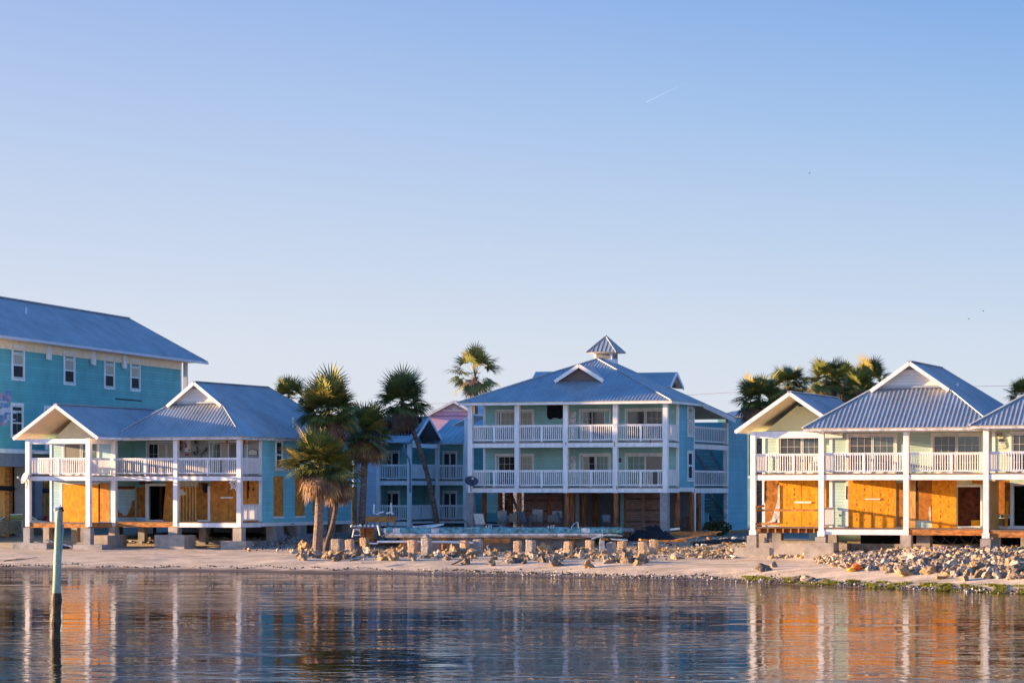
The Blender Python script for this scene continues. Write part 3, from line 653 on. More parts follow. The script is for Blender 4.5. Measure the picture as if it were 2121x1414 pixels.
# ================================================================== right house
def right_house():
    h = House('stilt_house', 'mint green stepped stilt house with bright plywood boards under its balconies', 'house', 1702, 145.5, 20)
    UD, LD, EV = 5.25, 2.42, 7.60
    WB, TB = 2.6, -3.0                        # wing front plane (set back) and third section front plane
    PB = 2.7; PW = WB+2.6; PT = TB+3.0        # porch walls
    A = h.A
    aw0 = A(1560.5, WB); am0 = 0.0; am1 = A(1877.5, 0); at0 = A(2043, TB); at1 = at0+4.6; at2 = at0+9.2
    ww0 = A(1580, PW); mw0 = A(1719, PB); tw0 = A(2056, PT); end = at0+9.4
    # ---- walls
    b = MB(); holes_wall(b, 'f', PB, mw0, tw0+.3, LD-.1, EV-.02, [(A(1983, PB), A(2031, PB), LD+.05, 4.55)]); b.build('porch_wall', 'pale_mint_siding', h.e)
    b = MB(); b.box(ww0, mw0+.2, PW, PW+.15, LD-.1, EV-.02); b.build('wing_wall', 'pale_mint_siding', h.e)
    b = MB(); holes_wall(b, 'f', PT, tw0, end, LD-.1, EV-.02, [(A(2100, PT), A(2126, PT), LD+.05, 4.6)]); b.build('porch_wall', 'mint_siding', h.e)
    b = MB(); b.box(tw0, tw0+.15, PT+.16, PB-.01, LD-.1, EV-.02); b.box(mw0, mw0+.15, PB+.16, PW-.01, LD-.1, EV-.02); b.box(ww0, ww0+.15, PW+.16, 15, LD-.1, EV-.02); b.box(ww0+.16, end, 15-.15, 15, 1.2, EV-.02); b.box(end-.15, end, PT+.16, 14.8, LD-.1, EV-.02)
    b.box(ww0+.16, end-.16, PW+.2, 14.8, LD-.15, LD+.01); b.box(mw0+.16, end-.16, PB+.16, PW+.19, LD-.15, LD+.012); b.box(ww0+.16, end-.16, PW+.2, 14.8, UD-.3, UD-.05); b.box(mw0+.16, end-.16, PB+.16, PW+.19, UD-.3, UD-.048)
    b.build('side_wall', 'mint_siding', h.e)
    b = MB(); b.box(A(1975, PB), A(2045, PB), PB+.9, PB+.95, LD+.02, 4.7); b.build('inner_board', 'dark_board', h.e)
    b = MB(); b.box(A(2008, PB), A(2030, PB), PB+.5, PB+.56, LD+.02, LD+.40); b.build('inner_lit_patch', 'plywood', h.e)  # bright piece standing in for a sunlit patch on the inner board
    b = MB(); b.box(ww0-.03, ww0+.14, PW-.03, PW, LD, EV-.1); b.box(mw0-.03, mw0+.14, PB-.03, PB, LD, EV-.1); b.box(tw0-.03, tw0+.14, PT-.03, PT, LD, EV-.1); b.build('corner_trim', 'white_paint', h.e)
    # ---- decks and beams
    for z in (UD, LD):
        d = MB(); d.box(am0-.1, at0, -.12, PB, z-.06, z); d.box(aw0-.1, am0-.11, WB-.12, PW, z-.06, z); d.box(at0-.1, end, TB-.12, PT, z-.062, z-.002); d.build('upper_deck' if z == UD else 'lower_deck', 'deck_wood', h.e)
    b = MB()
    for (x0, x1, y) in ((am0-.1, at0-.1, 0), (aw0-.1, am0-.1, WB), (at0-.1, end, TB)):
        b.box(x0, x1, y-.11, y-.03, UD-.34, UD-.065); b.box(x0, x1, y-.08, y+.05, EV-.22, EV-.10)
        b.box(x0, x0+.07, y, y+2.4, UD-.34, UD-.065)
    b.box(aw0-.1, am0+.5, WB-.09, WB+.07, EV-.46, EV-.225)
    b.box(am0-.1, am1, -.11, -.03, LD-.34, LD-.065)
    b.build('beam', 'white_paint', h.e)
    t = MB(); t.box(am1+.02, at0-.1, -.10, -.03, LD-.34, LD-.065); t.box(at0-.1, end, TB-.10, TB-.03, LD-.38, LD-.065); t.build('rim_joist', 'raw_timber', h.e)
    t = MB(); t.box(aw0, am0-.1, WB+.3, WB+.36, LD-.30, LD-.065)
    for i in range(8): t.box(aw0+.35+i*.42, aw0+.42+i*.42, WB-.08, PW-.02, LD-.30, LD-.062)
    t.build('floor_joists', 'raw_timber', h.e)
    t = MB(); t.beam(h.P(1567, 1056, WB-.02), h.P(1697, 1056, WB-.02), .05, .12); t.beam(h.P(1562, 1084.5, WB-.05), h.P(1615, 1084.5, WB-.05), .05, .14); t.beam(h.P(1566, 1050, WB-.02), h.P(1583, 1047, WB+.4), .05, .12)
    t.build('makeshift_rail', 'raw_timber', h.e)
    for a, bb, bs in ((aw0, WB, .26), (am0, 0, .26), (am1, 0, 0), (at0, TB, .26), (at1, TB, 0), (at2, TB, 0)): post(h, a, bb, LD-.42, EV-.1, .28, base=bs)
    railing(h, 'f', 0, am0+.14, am1-.14, UD); railing(h, 'f', 0, am1+.14, at0-.16, UD); railing(h, 'f', WB, aw0+.14, am0-.12, UD)
    railing(h, 'f', TB, at0+.14, at1-.14, UD); railing(h, 'f', TB, at1+.14, at2-.14, UD)
    railing(h, 's', aw0, WB+.15, PW-.05, UD, mids=0); railing(h, 's', am0, .15, PB-.05, UD, mids=0); railing(h, 's', at0, TB+.15, PT-.1, UD, mids=0); railing(h, 's', am0, .15, PB-.05, LD, mids=0, name='lower_railing')
    # ---- roofs
    a0, a1 = A(1662, -.55), A(2064, -.55)
    dutch_roof(h, 'main_roof', a0, a1, EV, 3.5, -.55, 15.5, 3.1)
    t0 = A(2008, TB-.55); dutch_roof(h, 'end_roof', t0, t0+10.6, EV+.01, 3.5, TB-.55, 14.5, 3.1)
    wc = A(1635, WB-.5); hw = wc-A(1523, WB-.5); gable_roof(h, 'wing_roof', wc, hw, EV-.03, 2.02, WB-.5, 13)
    g = MB(); g.prism([(wc-hw+.75, PW+.01, EV-.1), (wc+hw-.4, PW+.01, EV-.1), (wc, PW+.01, EV+1.62)], (0, .08, 0)); g.build('gable_wall', 'gable_mint', h.e)
    v = MB(); v.box(wc-.28, wc+.28, PW-.03, PW, EV+1.30, EV+1.42); v.build('gable_vent', 'dark', h.e)
    b = MB(); b.box(am0-.1, at0-.1, .1, PB-.02, EV-.13, EV-.105); b.box(at0-.1, end, TB+.1, PT-.02, EV-.13, EV-.105); b.build('porch_ceiling', 'soffit', h.e)
    b = MB(); p = h.S(1983, 792, a1-3.4); b.tube([(p[0], p[1], 8.8), (p[0], p[1], 10.1)], .08, 8); b.build('vent_pipe', 'white_paint', h.e)
    # ---- upper windows
    zt = UD+2.12
    def slider(px0, px1, q0, q1, q2, q3, b_, m0, m1, nx=3):
        window(h, 'f', b_, A(px0, b_), A(px1, b_), UD, zt, [(A(q0, b_), A(q1, b_), UD+.12, zt-.2, m0, nx, 4), (A(q2, b_), A(q3, b_), UD+.12, zt-.2, m1, nx, 4)], fw=.11, name='sliding_door')
    slider(1610, 1703, 1617.5, 1659, 1664.5, 1698, PW, 'tinted_glass', 'blue_glass')
    slider(1754, 1858, 1761.5, 1805, 1810, 1851, PB, 'tinted_glass', 'blue_glass')
    slider(1928, 2036, 1935.5, 1979, 1984.5, 2028, PB, 'tinted_glass', 'blue_glass')
    slider(2091, 2180, 2099, 2137, 2142, 2174, PT, 'tinted_glass', 'blue_glass')
    # small things fixed to the wall
    for i, (x, y) in enumerate([(2070, 899), (2072, 905), (2074, 911.5), (2076, 918), (2078.5, 924)]):
        patch(h, 'f', PT, [(x-6+i*.2, y-2), (x+5.5, y-3), (x+6.5, y+2.2), (x-5, y+3.2)], ['grey_wood','cream_siding','chair_frame','white_paint','cream_siding'][i], .01+.004*i, .02, name='sign_plank')
    patch(h, 'f', PT, [(2070, 903.8), (2077, 903), (2077.2, 904), (2070.2, 904.8)], 'chair_frame', .035, .006, name='sign_lettering')
    patch(h, 'f', PT, [(2072.5, 917), (2080, 916), (2080.2, 917.2), (2072.7, 918.2)], 'chair_frame', .046, .006, name='sign_lettering')
    # ---- lower floor, wing
    f = 'f'
    patch(h, f, PW, [(1585, 993), (1615, 993), (1615, 1082), (1585, 1082)], 'sheathing', .005, name='sheathing_panel')
    def ply(px0, px1, b_, mat='plywood', z1=4.93, seams=(), z0=LD, d=.02):
        xs = [px0, *seams, px1]; m = MB()
        for i, (p, q) in enumerate(zip(xs, xs[1:])): put(m, f, b_, A(p, b_)+(.014 if i else 0), A(q, b_)-.014, d, d+.04+.002*i, z0, z1)
        for i, (p, q) in enumerate(zip(xs, xs[1:])):
            for fr_ in ((.5,) if q-p < 40 else (.33, .66)):
                a_ = A(p+(q-p)*fr_, b_); zz_ = z0+.1
                while zz_ < z1-.15:
                    if random.random() < .75: put(m, f, b_, a_-.02, a_+.02, d+.0465, d+.049, zz_, zz_+random.uniform(.04, .16), 1)
                    zz_ += .26
        return m.build('plywood_board', [mat, 'sheathing'], h.e)
    ply(1614.5, 1712, PW, seams=(1661,)); ply(1758, 1857, PB, seams=(1807,)); ply(1931, 1982, PB, z0=LD-.08, d=.05)
    patch(h, f, PW, [(1612.5, 1004), (1615.5, 1004), (1616, 1040), (1615.5, 1083), (1611.5, 1083), (1611, 1072), (1606, 1080), (1587, 1083.5), (1600, 1076), (1604, 1062), (1607, 1052), (1611.5, 1035)], 'weathered_white', .07, .03, name='peeled_wrap')
    patch(h, f, PW, [(1583.5, 996), (1586.5, 996), (1585, 1005), (1587, 1012), (1585, 1020), (1586, 1030), (1584, 1040), (1583, 1042)], 'dark', .02, name='torn_edge')
    patch(h, f, PW, [(1610, 1002), (1614, 1000), (1615, 1006), (1611, 1008)], 'dark', .03, name='torn_edge')
    m = MB(); m.box(A(1647, PW), A(1681, PW), PW-.11, PW-.065, h.Z(0, PW, 1042), h.Z(0, PW, 1038)); m.build('door_bar', 'white_paint', h.e)
    patch(h, f, PW, [(1700, 994), (1719, 994), (1719, 1050), (1700, 1050)], 'sheathing', .008, name='sheathing_panel')
    # main bay one
    m = MB(); m.box(A(1792, PB), A(1824, PB), PB-.11, PB-.065, h.Z(3, PB, 1034.5), h.Z(3, PB, 1032)); m.build('door_bar', 'white_paint', h.e)
    m = MB(); put(m, f, PB, A(1752.5, PB), A(1757.5, PB), .004, .05, LD, 4.85); m.build('door_frame', 'white_paint', h.e)
    patch(h, f, PB, [(1753, 1006), (1755.5, 1006), (1755, 1030), (1756, 1032), (1754, 1034), (1752.5, 1032)], 'dark', .052, .01, name='torn_edge')
    patch(h, f, PB, [(1736.5, 1064), (1740, 1064), (1740, 1069), (1736.5, 1069)], 'weathered_white', .01, .02, name='outlet_box')
    patch(h, f, PB, [(1858, 1000), (1876, 1000), (1876, 1090), (1858, 1090)], 'sheathing', .008, name='sheathing_panel')
    # main bay two
    patch(h, f, PB, [(1884, 993), (1897, 993), (1897, 1092), (1884, 1092)], 'stud_wood', .012, .05, name='wood_panel')
    patch(h, f, PB, [(1898, 993), (1931, 993), (1931, 1077), (1898, 1077)], 'sheathing', .008, name='sheathing_panel')
    patch(h, f, PB, [(1898, 995), (1901, 995), (1900, 1005), (1901.5, 1012), (1899.5, 1020), (1900, 1036), (1898, 1038)], 'dark', .03, .006, name='torn_edge')
    patch(h, f, PB, [(1927, 1046), (1929, 1056), (1928.5, 1076), (1926.8, 1082), (1924.5, 1068), (1924, 1058)], 'weathered_white', .03, .03, name='peeled_wrap')
    patch(h, f, PB, [(1982, 993), (2036, 993), (2036, 1003), (1982, 1003)], 'cream_siding', .012, name='siding_strip')
    patch(h, f, PB, [(2012, 992), (2038, 992), (2038, 1003), (2019, 1001), (2016, 1004)], 'shaded_board', .04, name='torn_siding')
    m = MB(); m.box(A(1982, PB), A(2035, PB), PB-.07, PB-.005, 4.55, 4.66); m.box(A(2031, PB), A(2035, PB), PB-.07, PB-.005, LD+.1, 4.54); m.box(A(1982, PB), A(2031, PB), PB-.07, PB-.005, LD, LD+.10); m.build('door_frame', 'white_paint', h.e)
    # third section
    patch(h, f, PT, [(2061, 994), (2092, 994), (2092, 1065), (2061, 1065)], 'sheathing', .008, name='sheathing_panel')
    patch(h, f, PT, [(2061, 1066), (2092, 1066), (2092, 1074), (2061, 1074)], 'pale_mint_siding', .012, name='torn_siding')
    patch(h, f, PT, [(2061, 1073), (2092, 1073), (2092, 1092), (2061, 1092)], 'dark', .02, name='open_gap')
    patch(h, f, PT, [(2065, 1064), (2069, 1063), (2070, 1070), (2067, 1071)], 'dark', .036, .01, name='torn_edge'); patch(h, f, PT, [(2073, 1066), (2078, 1065), (2079, 1070), (2074, 1072)], 'dark', .036, .01, name='torn_edge')
    patch(h, f, PT, [(2092, 994), (2140, 994), (2140, 1000), (2092, 1007)], 'pale_mint_siding', .012, name='siding_strip')
    m = MB(); m.box(A(2093, PT), A(2099.5, PT), PT-.08, PT-.005, LD, 4.75); m.box(A(2100, PT), A(2130, PT), PT-.08, PT-.005, 4.6, 4.75); m.build('door_frame', 'white_paint', h.e)
    m = MB(); m.beam(h.P(2083.5, 1091, PT-.3), h.P(2086.5, 1037, PT-.1), .16, .05, up=(0,1,0)); m.build('leaning_stud', 'plywood', h.e)
    m = MB(); m.box(at0+.05, at0+.1, TB+.2, PT-.1, LD, UD-.4); m.build('wood_panel', 'stud_wood', h.e)
    m = MB(); m.box(tw0-.4, end, PT-.12, PT-.1, LD+.0, LD+.16); m.build('sill_board', 'white_paint', h.e)
    # ---- piers
    zt = LD-.36
    pier(h, aw0-.02, WB-.05, zt-.1, .52, (.95, .6, .56, .12)); pier(h, A(1582, WB+.6), WB+.6, zt+.02, .45, (.4, .4, .5)); pier(h, A(1611, PW), PW, zt, .5, None, 'grey_concrete')
    pier(h, am0, -.05, zt-.1, .55, (.78, .6, .72, .0)); pier(h, A(1726, 1.6), 1.6, zt+.02, .45, (.55, .5, .55, .3))
    pier(h, am1+.02, -.05, zt+.02, .55, (.8, .6, .25, -.1)); pier(h, am1+.75, .9, zt+.02, .7, None)
    pier(h, at0, TB-.02, zt-.1, .52, None); pier(h, A(2063, TB+.5), TB+.5, zt-.02, .42, None); pier(h, at1, TB, zt, .5, None); pier(h, at0+1.8, TB+1.5, zt, .6, None)
    for aa in (1.5, 5.2, at0+.5, at1):
        for bb in (6.5, 11): pier(h, aa, bb, LD-.1, .5, None, 'grey_concrete')
    m = MB(); g0 = h.gz(4, 2)
    m.box(A(1600, WB+2), at0, 2.0, 2.3, g0-.4, g0+.42); m.box(aw0+1, am0+.2, WB+2.0, WB+2.3, g0-.4, g0+.50); m.box(at0+1, end, TB+2.0, TB+2.3, g0-.6, g0+.30); m.build('grade_beam', 'concrete', h.e)
    m = MB(); m.box(am0+.8, end, 5.5, 5.6, .3, LD-.2); m.build('crawlspace_shade', 'dark', h.e)  # near-black sheet stands for the shade behind the piers
    m = MB()
    for x in (1925, 1950, 1985, 2015): 
        p = Vector(h.P(x, 1104, .6)); m.tube([p, p+Vector((.2,.1,-.35)), p+Vector((.6,.1,-.55)), p+Vector((.8,0,-.2))], .012, 5)
    m.build('loose_cable', 'grey_wood', h.e)
    return h
RH = right_house()

# ================================================================== centre house
def stair_flight(h, a0, a1, b0, b1, z0, z1, n, name='stair_flight'):
    m = MB()
    for i in range(n):
        t = i/(n-1); z = z0+(z1-z0)*t; bb = b0+(b1-b0)*t; m.box(a0, a1, bb-.14, bb+.14, z-.045, z)
    for a in (a0-.04, a1+.04): m.beam((a, b0, z0-.12), (a, b1, z1-.12), .05, .26)
    return m.build(name, 'weathered_white', h.e)
def centre_house():
    h = House('condo_building', 'three storey teal building with white balconies and a cupola on its roof', 'building', 1379, 172, 20)
    A, B = h.A, h.B
    D3, D2, EV, G = 7.36, 4.55, 9.86, 1.35
    PB = 2.6; ps = [A(p, 0) for p in (975, 1072, 1172.5, 1275.5)]+[0.0]
    wl0 = A(1002, PB); W = -wl0; bR0, bR1, bE = B(1438, .03), B(1506.5, .03), B(1548, .03)
    aR = .03
    # walls
    b = MB(); b.box(wl0, -.02, PB, PB+.15, D2-.1, EV-.02); b.build('porch_wall', 'teal_siding', h.e)
    b = MB(); b.box(aR-.18, aR, PB, bR0, D2-.1, EV-.05); b.build('side_wall', 'side_teal_siding', h.e)
    b = MB(); b.box(aR-.16, aR-.01, bR1+.16, bE, G+.3, EV-.7); b.build('side_wall', 'side_teal_siding', h.e)
    b = MB(); b.box(wl0, wl0+.15, PB+.16, bE, D2-.1, EV-.02); b.box(wl0+.16, aR-.2, bE-.15, bE, 1.3, EV-.9); b.box(wl0+.16, aR-2.4, bR0, bR0+.1, D2, EV-.1)
    b.box(wl0+.1, -.2, PB+.16, bR0-.1, D3-.3, D3-.05); b.box(wl0+.1, -.2, PB+.16, bR0-.1, D2-.3, D2-.05); b.prism([(aR-4.05, bR0, G), (aR-4.05, 16.8, G), (aR-4.05, 16.8, 8.7), (aR-4.05, 11.4, EV+1.3), (aR-4.05, bR0, EV+1.5)], (-.15, 0, 0)); b.box(aR-.3, aR-.19, bR0+.0, bR0+.1, D2, EV-.1)
    b.build('recess_wall', 'dusty_teal_siding', h.e)  # duller teal puts the darkness of the recess into the wall colour
    b = MB()
    for z in (D3-.3, D2-.3): b.box(aR-1.05, aR-.1, bR0+.12, bR1, z-.04, z); b.box(aR-4.0, aR-1.06, bR0+.12, bR0+1.4, z-.04, z)
    b.build('landing', 'weathered_white', h.e)
    b = MB(); b.box(aR-.14, aR+.02, PB-.05, PB+.12, D2-.1, EV-.1); b.box(wl0-.03, wl0+.13, PB-.03, PB-.001, D2, EV-.1); b.box(aR-.12, aR+.025, bR0-.1, bR0+.03, D2-.1, EV-.3); b.box(aR-.1, aR+.02, bE-.1, bE+.02, G+.3, EV-.9)
    b.build('corner_trim', 'white_paint', h.e)
    b = MB(); b.box(aR-.14, aR+.035, PB+.13, bR0-.11, D2-.28, D2-.02); b.build('skirt_board', 'white_paint', h.e)
    # decks, beams, posts, rails
    for z, n in ((D3, 'upper_deck'), (D2, 'middle_deck')):
        d = MB(); d.box(ps[0]-.1, .12, -.12, PB, z-.06, z); d.box(aR-1.05, aR+.05, bR0+.15, bR1+.1, z-.06, z); d.build(n, 'deck_wood', h.e)
    b = MB()
    for z in (D3, D2):
        b.box(ps[0]-.05, .1, -.11, -.03, z-.34, z-.065); b.box(.04, .11, -.02, PB-.06, z-.34, z-.065); b.box(aR-.02, aR+.05, bR0+.04, bR1-.15, z-.38, z-.065); b.box(ps[0]-.1, ps[0]-.03, 0, PB, z-.34, z-.065)
    b.box(ps[0]-.1, .1, -.08, .06, EV-.2, EV-.09); b.box(-.04, .1, .07, PB-.06, EV-.2, EV-.09)
    b.build('beam', 'white_paint', h.e)
    for i, a in enumerate(ps): post(h, a, 0, D2-.36, EV-.1, .30)
    post(h, aR-.1, bR1, D2-.4, EV-1.05, .28); post(h, aR-.1, bR1, G+.25, D2-.41, .24, mat='weathered_white')
    for z in (D3, D2):
        for a, c in zip(ps, ps[1:]): railing(h, 'f', 0, a+.15, c-.15, z)
        railing(h, 's', .02, .16, PB-.06, z, mids=0, pitch=.11); railing(h, 's', aR-.03, bR0+.05, bR1-.15, z, mids=0, pitch=.42, bal=.07); railing(h, 's', ps[0], .16, PB-.06, z, mids=0)
    # windows
    def slider(z, px0, px1, panes, name='sliding_door'):
        zt = z+2.12; window(h, 'f', PB, A(px0, PB), A(px1, PB), z, zt, [(A(q0, PB), A(q1, PB), z+.12, zt-.2, m, nx, nz) for q0, q1, m, nx, nz in panes], fw=.10, name=name)
    slider(D3, 1026, 1107, [(1034, 1037, 'glass', 1, 1), (1037.2, 1066, 'blind', 3, 4), (1073, 1102, 'blind', 3, 4)])
    slider(D3, 1200, 1265, [(1208, 1226, 'glass', 2, 4), (1228, 1252, 'tinted_glass', 1, 1)])
    slider(D3, 1294.5, 1374.5, [(1300, 1335, 'tinted_glass', 1, 1), (1339.5, 1372, 'grey_blind', 3, 4)])
    slider(D2, 1026, 1107, [(1034, 1067, 'glass', 3, 4), (1073, 1102, 'blind', 3, 4)])
    slider(D2, 1200, 1265, [(1208.5, 1232, 'glass', 2, 4), (1236, 1259, 'sage_curtain', 3, 4)])
    slider(D2, 1294.5, 1374.5, [(1301, 1335, 'sage_curtain', 3, 4), (1338.5, 1372, 'tinted_glass', 1, 1)])
    for z in (D3, D2):
        m = MB(); put(m, 'f', PB, A(1182, PB), A(1193.5, PB), .005, .05, z+.3, z+1.95); m.build('louver_panel', 'weathered_white', h.e)
        u0, u1 = B(1423.5, aR), B(1434.5, aR); z0, z1 = z+.42, z+2.3
        window(h, 's', aR, u0, u1, z0, z1, [(u0+.2, u1-.2, z0+.16, (z0+z1)/2-.06, 'blue_glass' if z == D3 else 'screen', 1, 1), (u0+.2, u1-.2, (z0+z1)/2+.06, z1-.18, 'blue_glass' if z == D3 else 'screen', 1, 1)], name='window', sill=True)
        m = MB(); m.box(aR-1.5, aR-.35, bR0+.13, bR0+.16, z, z+2.1); m.build('entry_door', 'tinted_glass', h.e)
        m = MB(); m.box(aR-4.04, aR-4.0, bR0+.6, bR0+1.6, z, z+2.1); m.build('entry_door', 'gutter_grey', h.e)
    # dark cloth hanging on the upper porch wall
    patch(h, 'f', PB, [(1135.5, 836), (1167, 836), (1167, 865), (1161, 867), (1154, 865), (1147, 865), (1141, 868.5), (1136, 866), (1134, 858)], 'tarp', .08, .05, name='hanging_cloth')
    patch(h, 'f', PB, [(1282, 948), (1287, 948), (1287, 957), (1282, 957)], 'chair_frame', .01, name='lamp_box')
    for x, y0, y1 in ((1272.5, 914, 926), (1347, 911, 918), (1277, 1006, 1014), (1076, 1004, 1011), (1172, 916, 923), (1178, 1006, 1012)): patch(h, 'f', -.12 if abs(x-1347) < 1 else -.155, [(x-1, y0), (x+1, y0), (x+.6, y1), (x-.7, y1-1)], 'rust', .0, .006, name='rust_streak')
    # ---- roof
    e0, e1, f0 = A(948, -.55), .55, -.55; hw = (e1-e0)/2; ac = (e0+e1)/2
    rise = 2.95; AP = (ac, f0+hw*.97, EV+rise); AP2 = (ac, f0+hw*.97+1.9, EV+rise)
    bC = bR0+.4; bK = B(1524, e1); zK = h.Z(e1, bK, 866)
    bBL = AP2[1]+hw*1.2
    m = MB(); p2 = .32
    roof_face(m, [(e0, f0, EV), (e1, f0, EV), AP], (1,0,0), pitch=p2*.72)
    roof_face(m, [(e1, f0, EV), (e1, bC, EV), AP2, AP], (0,1,0), pitch=p2)
    roof_face(m, [(e1, bC, EV), (e1, bK, zK), AP2], (e1-e1, bK-bC, zK-EV), pitch=p2)
    roof_face(m, [(e0, f0, EV), (e0, bK, EV), AP2, AP], (0,1,0), pitch=p2)
    roof_face(m, [(e1, bK, zK), (e0, bK, zK), AP2], (1,0,0), pitch=p2, ribs=False)
    for p, q in (((e0, f0, EV), AP), ((e1, f0, EV), AP), (AP, AP2), (AP2, (e1, bK, zK))): cap_strip(m, p, q, .2, .06)
    ro = m.build('roof', ['metal_roof', 'soffit'], h.e)
    f = MB(); f.box(e0+.02, e1-.02, f0+.0, f0+.05, EV-.18, EV-.075); f.beam((e1-.02, f0, EV-.13), (e1-.02, bC, EV-.13), .04, .12); f.beam((e1-.02, bC, EV-.14), (e1-.02, bK, zK-.16), .05, .30)
    f.build('fascia_board', 'white_paint', ro)
    # front dormer
    def dormer(face):
        m = MB(); sl = rise/hw
        if face == 'front':
            c = A(1203.4, 2.7); w = 1.62; bf = 2.7; zb = EV+sl*(bf-f0)+.05; zr = zb+.98; be = f0+(zr-EV)/sl+.4
            roof_face(m, [(c-w, bf-.4, zb-.02), (c, bf-.4, zr), (c, be, zr), (c-w, bf+.1, zb)], (0,1,0), ribs=False); roof_face(m, [(c+w, bf-.4, zb-.02), (c, bf-.4, zr), (c, be, zr), (c+w, bf+.1, zb)], (0,1,0), ribs=False)
            o = m.build('dormer', ['metal_roof', 'soffit'], ro)
            f = MB()
            for s in (-1, 1): f.beam((c+s*w, bf-.43, zb-.08), (c, bf-.43, zr-.07), .05, .22)
            f.build('rake_board', 'white_paint', o)
            g = MB(); g.prism([(c-w+.3, bf-.05, zb), (c+w-.3, bf-.05, zb), (c, bf-.05, zr-.15)], (0,.05,0)); g.build('louver_vent', 'louver', o)
        elif face == 'right':
            bc = AP2[1]-.3; w = 1.5; af = e1-2.6; zb = EV+sl*(e1-af)+.03; zr = zb+.95; ae = ac+.3
            roof_face(m, [(af+.4, bc-w, zb-.03), (af+.4, bc, zr), (ae, bc, zr), (af-.1, bc-w, zb)], (1,0,0), ribs=False); roof_face(m, [(af+.4, bc+w, zb-.03), (af+.4, bc, zr), (ae, bc, zr), (af-.1, bc+w, zb)], (1,0,0), ribs=False)
            o = m.build('dormer', ['metal_roof', 'soffit'], ro)
            f = MB()
            for s in (-1, 1): f.beam((af+.43, bc+s*w, zb-.08), (af+.43, bc, zr-.07), .05, .2)
            f.build('rake_board', 'white_paint', o)
            g = MB(); g.prism([(af+.05, bc-w+.3, zb), (af+.05, bc+w-.3, zb), (af+.05, bc, zr-.15)], (-.05,0,0)); g.build('louver_vent', 'louver', o)
        else:
            bc = AP[1]+.8; w = 1.4; af = e0+2.9; zb = EV+sl*(af-e0)+.03; zr = zb+.95
            roof_face(m, [(af-.4, bc-w, zb-.03), (af-.4, bc, zr), (ac, bc, zr), (af+.1, bc-w, zb)], (1,0,0), ribs=False); roof_face(m, [(af-.4, bc+w, zb-.03), (af-.4, bc, zr), (ac, bc, zr), (af+.1, bc+w, zb)], (1,0,0), ribs=False)
            m.build('dormer', ['metal_roof', 'soffit'], ro)
    dormer('front'); dormer('right'); dormer('left')
    # cupola
    cc = (ac, AP2[1]-.2); s_ = .62; zc0, zc1 = EV+rise-.9, h.Z(cc[0], cc[1], 730)
    c = MB(); c.box(cc[0]-s_, cc[0]+s_, cc[1]-s_, cc[1]+s_, zc0, zc1); co = c.build('cupola', 'white_paint', ro)
    wv = MB()
    for pl, pos, u in (('f', cc[1]-s_, cc[0]), ('s', cc[0]+s_, cc[1])):
        for x0, x1 in ((-.45, -.22), (-.20, .0), (.02, .22), (.24, .45)): put(wv, pl, pos, u+x0, u+x1, .004, .02, zc1-.42, zc1-.10)
    wv.build('cupola_window', 'grey_blind', co)
    c = MB(); q = 1.02; zt = h.Z(cc[0], cc[1], 695)
    for x in ([(-q,-q),(q,-q)], [(q,-q),(q,q)], [(q,q),(-q,q)], [(-q,q),(-q,-q)]):
        p0 = (cc[0]+x[0][0], cc[1]+x[0][1], zc1); p1 = (cc[0]+x[1][0], cc[1]+x[1][1], zc1)
        roof_face(c, [p0, p1, (cc[0], cc[1], zt)], Vector(p1)-Vector(p0), pitch=.28, rh=.03); cap_strip(c, p0, (cc[0], cc[1], zt), .1, .04)
    c.build('cupola_roof', ['metal_roof', 'soffit'], co)
    # ---- ground level
    def pole(px, b, r=.17, z0=None, mat='pole_wood', z1=D2-.36):
        m = MB(); a = A(px, b); z = h.gz(a, b)-.3; m.tube([(a, b, z), (a, b, z1)], [r, r*.92], 12); m.build('timber_pile', mat, h.e)
    for px, b in ((1003, 2.4), (1036, 4.5), (1058, 5), (1075.5, .2), (1137, 3.2), (1174, .2), (1184, .8), (1276, .2), (1298, 2.6), (1343, 3.2), (1210, 3.5), (1050, 7), (1232, 6)): pole(px, b)
    pole(1403, 2.8); pole(1432, 4.8); pole(1447, 7.0)
    m = MB(); m.box(-.28, .2, -.3, .2, .9, D2-.35); m.build('block_column', 'grey_concrete', h.e)
    m = MB(); m.box(ps[0]-.22, ps[0]+.25, -.25, .22, .9, D2-.35); m.build('block_column', 'grey_concrete', h.e)
    def slats(px0, px1, b, z0, z1):
        m = MB(); a0, a1 = A(px0, b), A(px1, b); n = 17
        for i in range(n):
            z = z0+(z1-z0)*i/n; m.box(a0, a1, b, b+.03+.005*(i % 2), z+.008, z+(z1-z0)/n-.008, 1 if i % 5 == 4 else 0)
        m.box((a0+a1)/2-.12, (a0+a1)/2+.08, b-.06, b-.002, z0, z1, 0)
        m.build('slatted_wall', ['slat_wood', 'dark_slat'], h.e)
    slats(1086, 1134, PB+.4, 1.75, D2-.5); slats(1140, 1163, PB+.45, 1.75, D2-.5); slats(1297, 1370, PB-.4, 1.75, D2-.36)
    m = MB(); m.box(A(1085, 8), -.3, 8, 8.1, 1.2, D2-.3); m.box(A(1192, 3.4), A(1200, 3.4), 3.4, 3.5, 1.3, D2-.4); m.build('back_partition', 'fascia_grey', h.e)
    m = MB(); m.box(A(1285, 3.3), A(1292, 3.3), 3.3, 3.5, 1.3, D2-.4); m.build('painted_panel', 'dusty_teal_siding', h.e); m = MB(); m.box(A(1008, 5.5), A(1032, 5.5), 5.5, 5.6, 2.9, D2-.4); m.build('painted_panel', 'dusty_teal_siding', h.e)
    m = MB(); m.box(A(1388, 4), A(1397, 4), 4, 4.5, 1.4, 2.4); m.box(A(1412, 6), A(1428, 6), 6, 6.5, 1.4, 2.7); m.build('stored_crate', 'grey_wood', h.e)
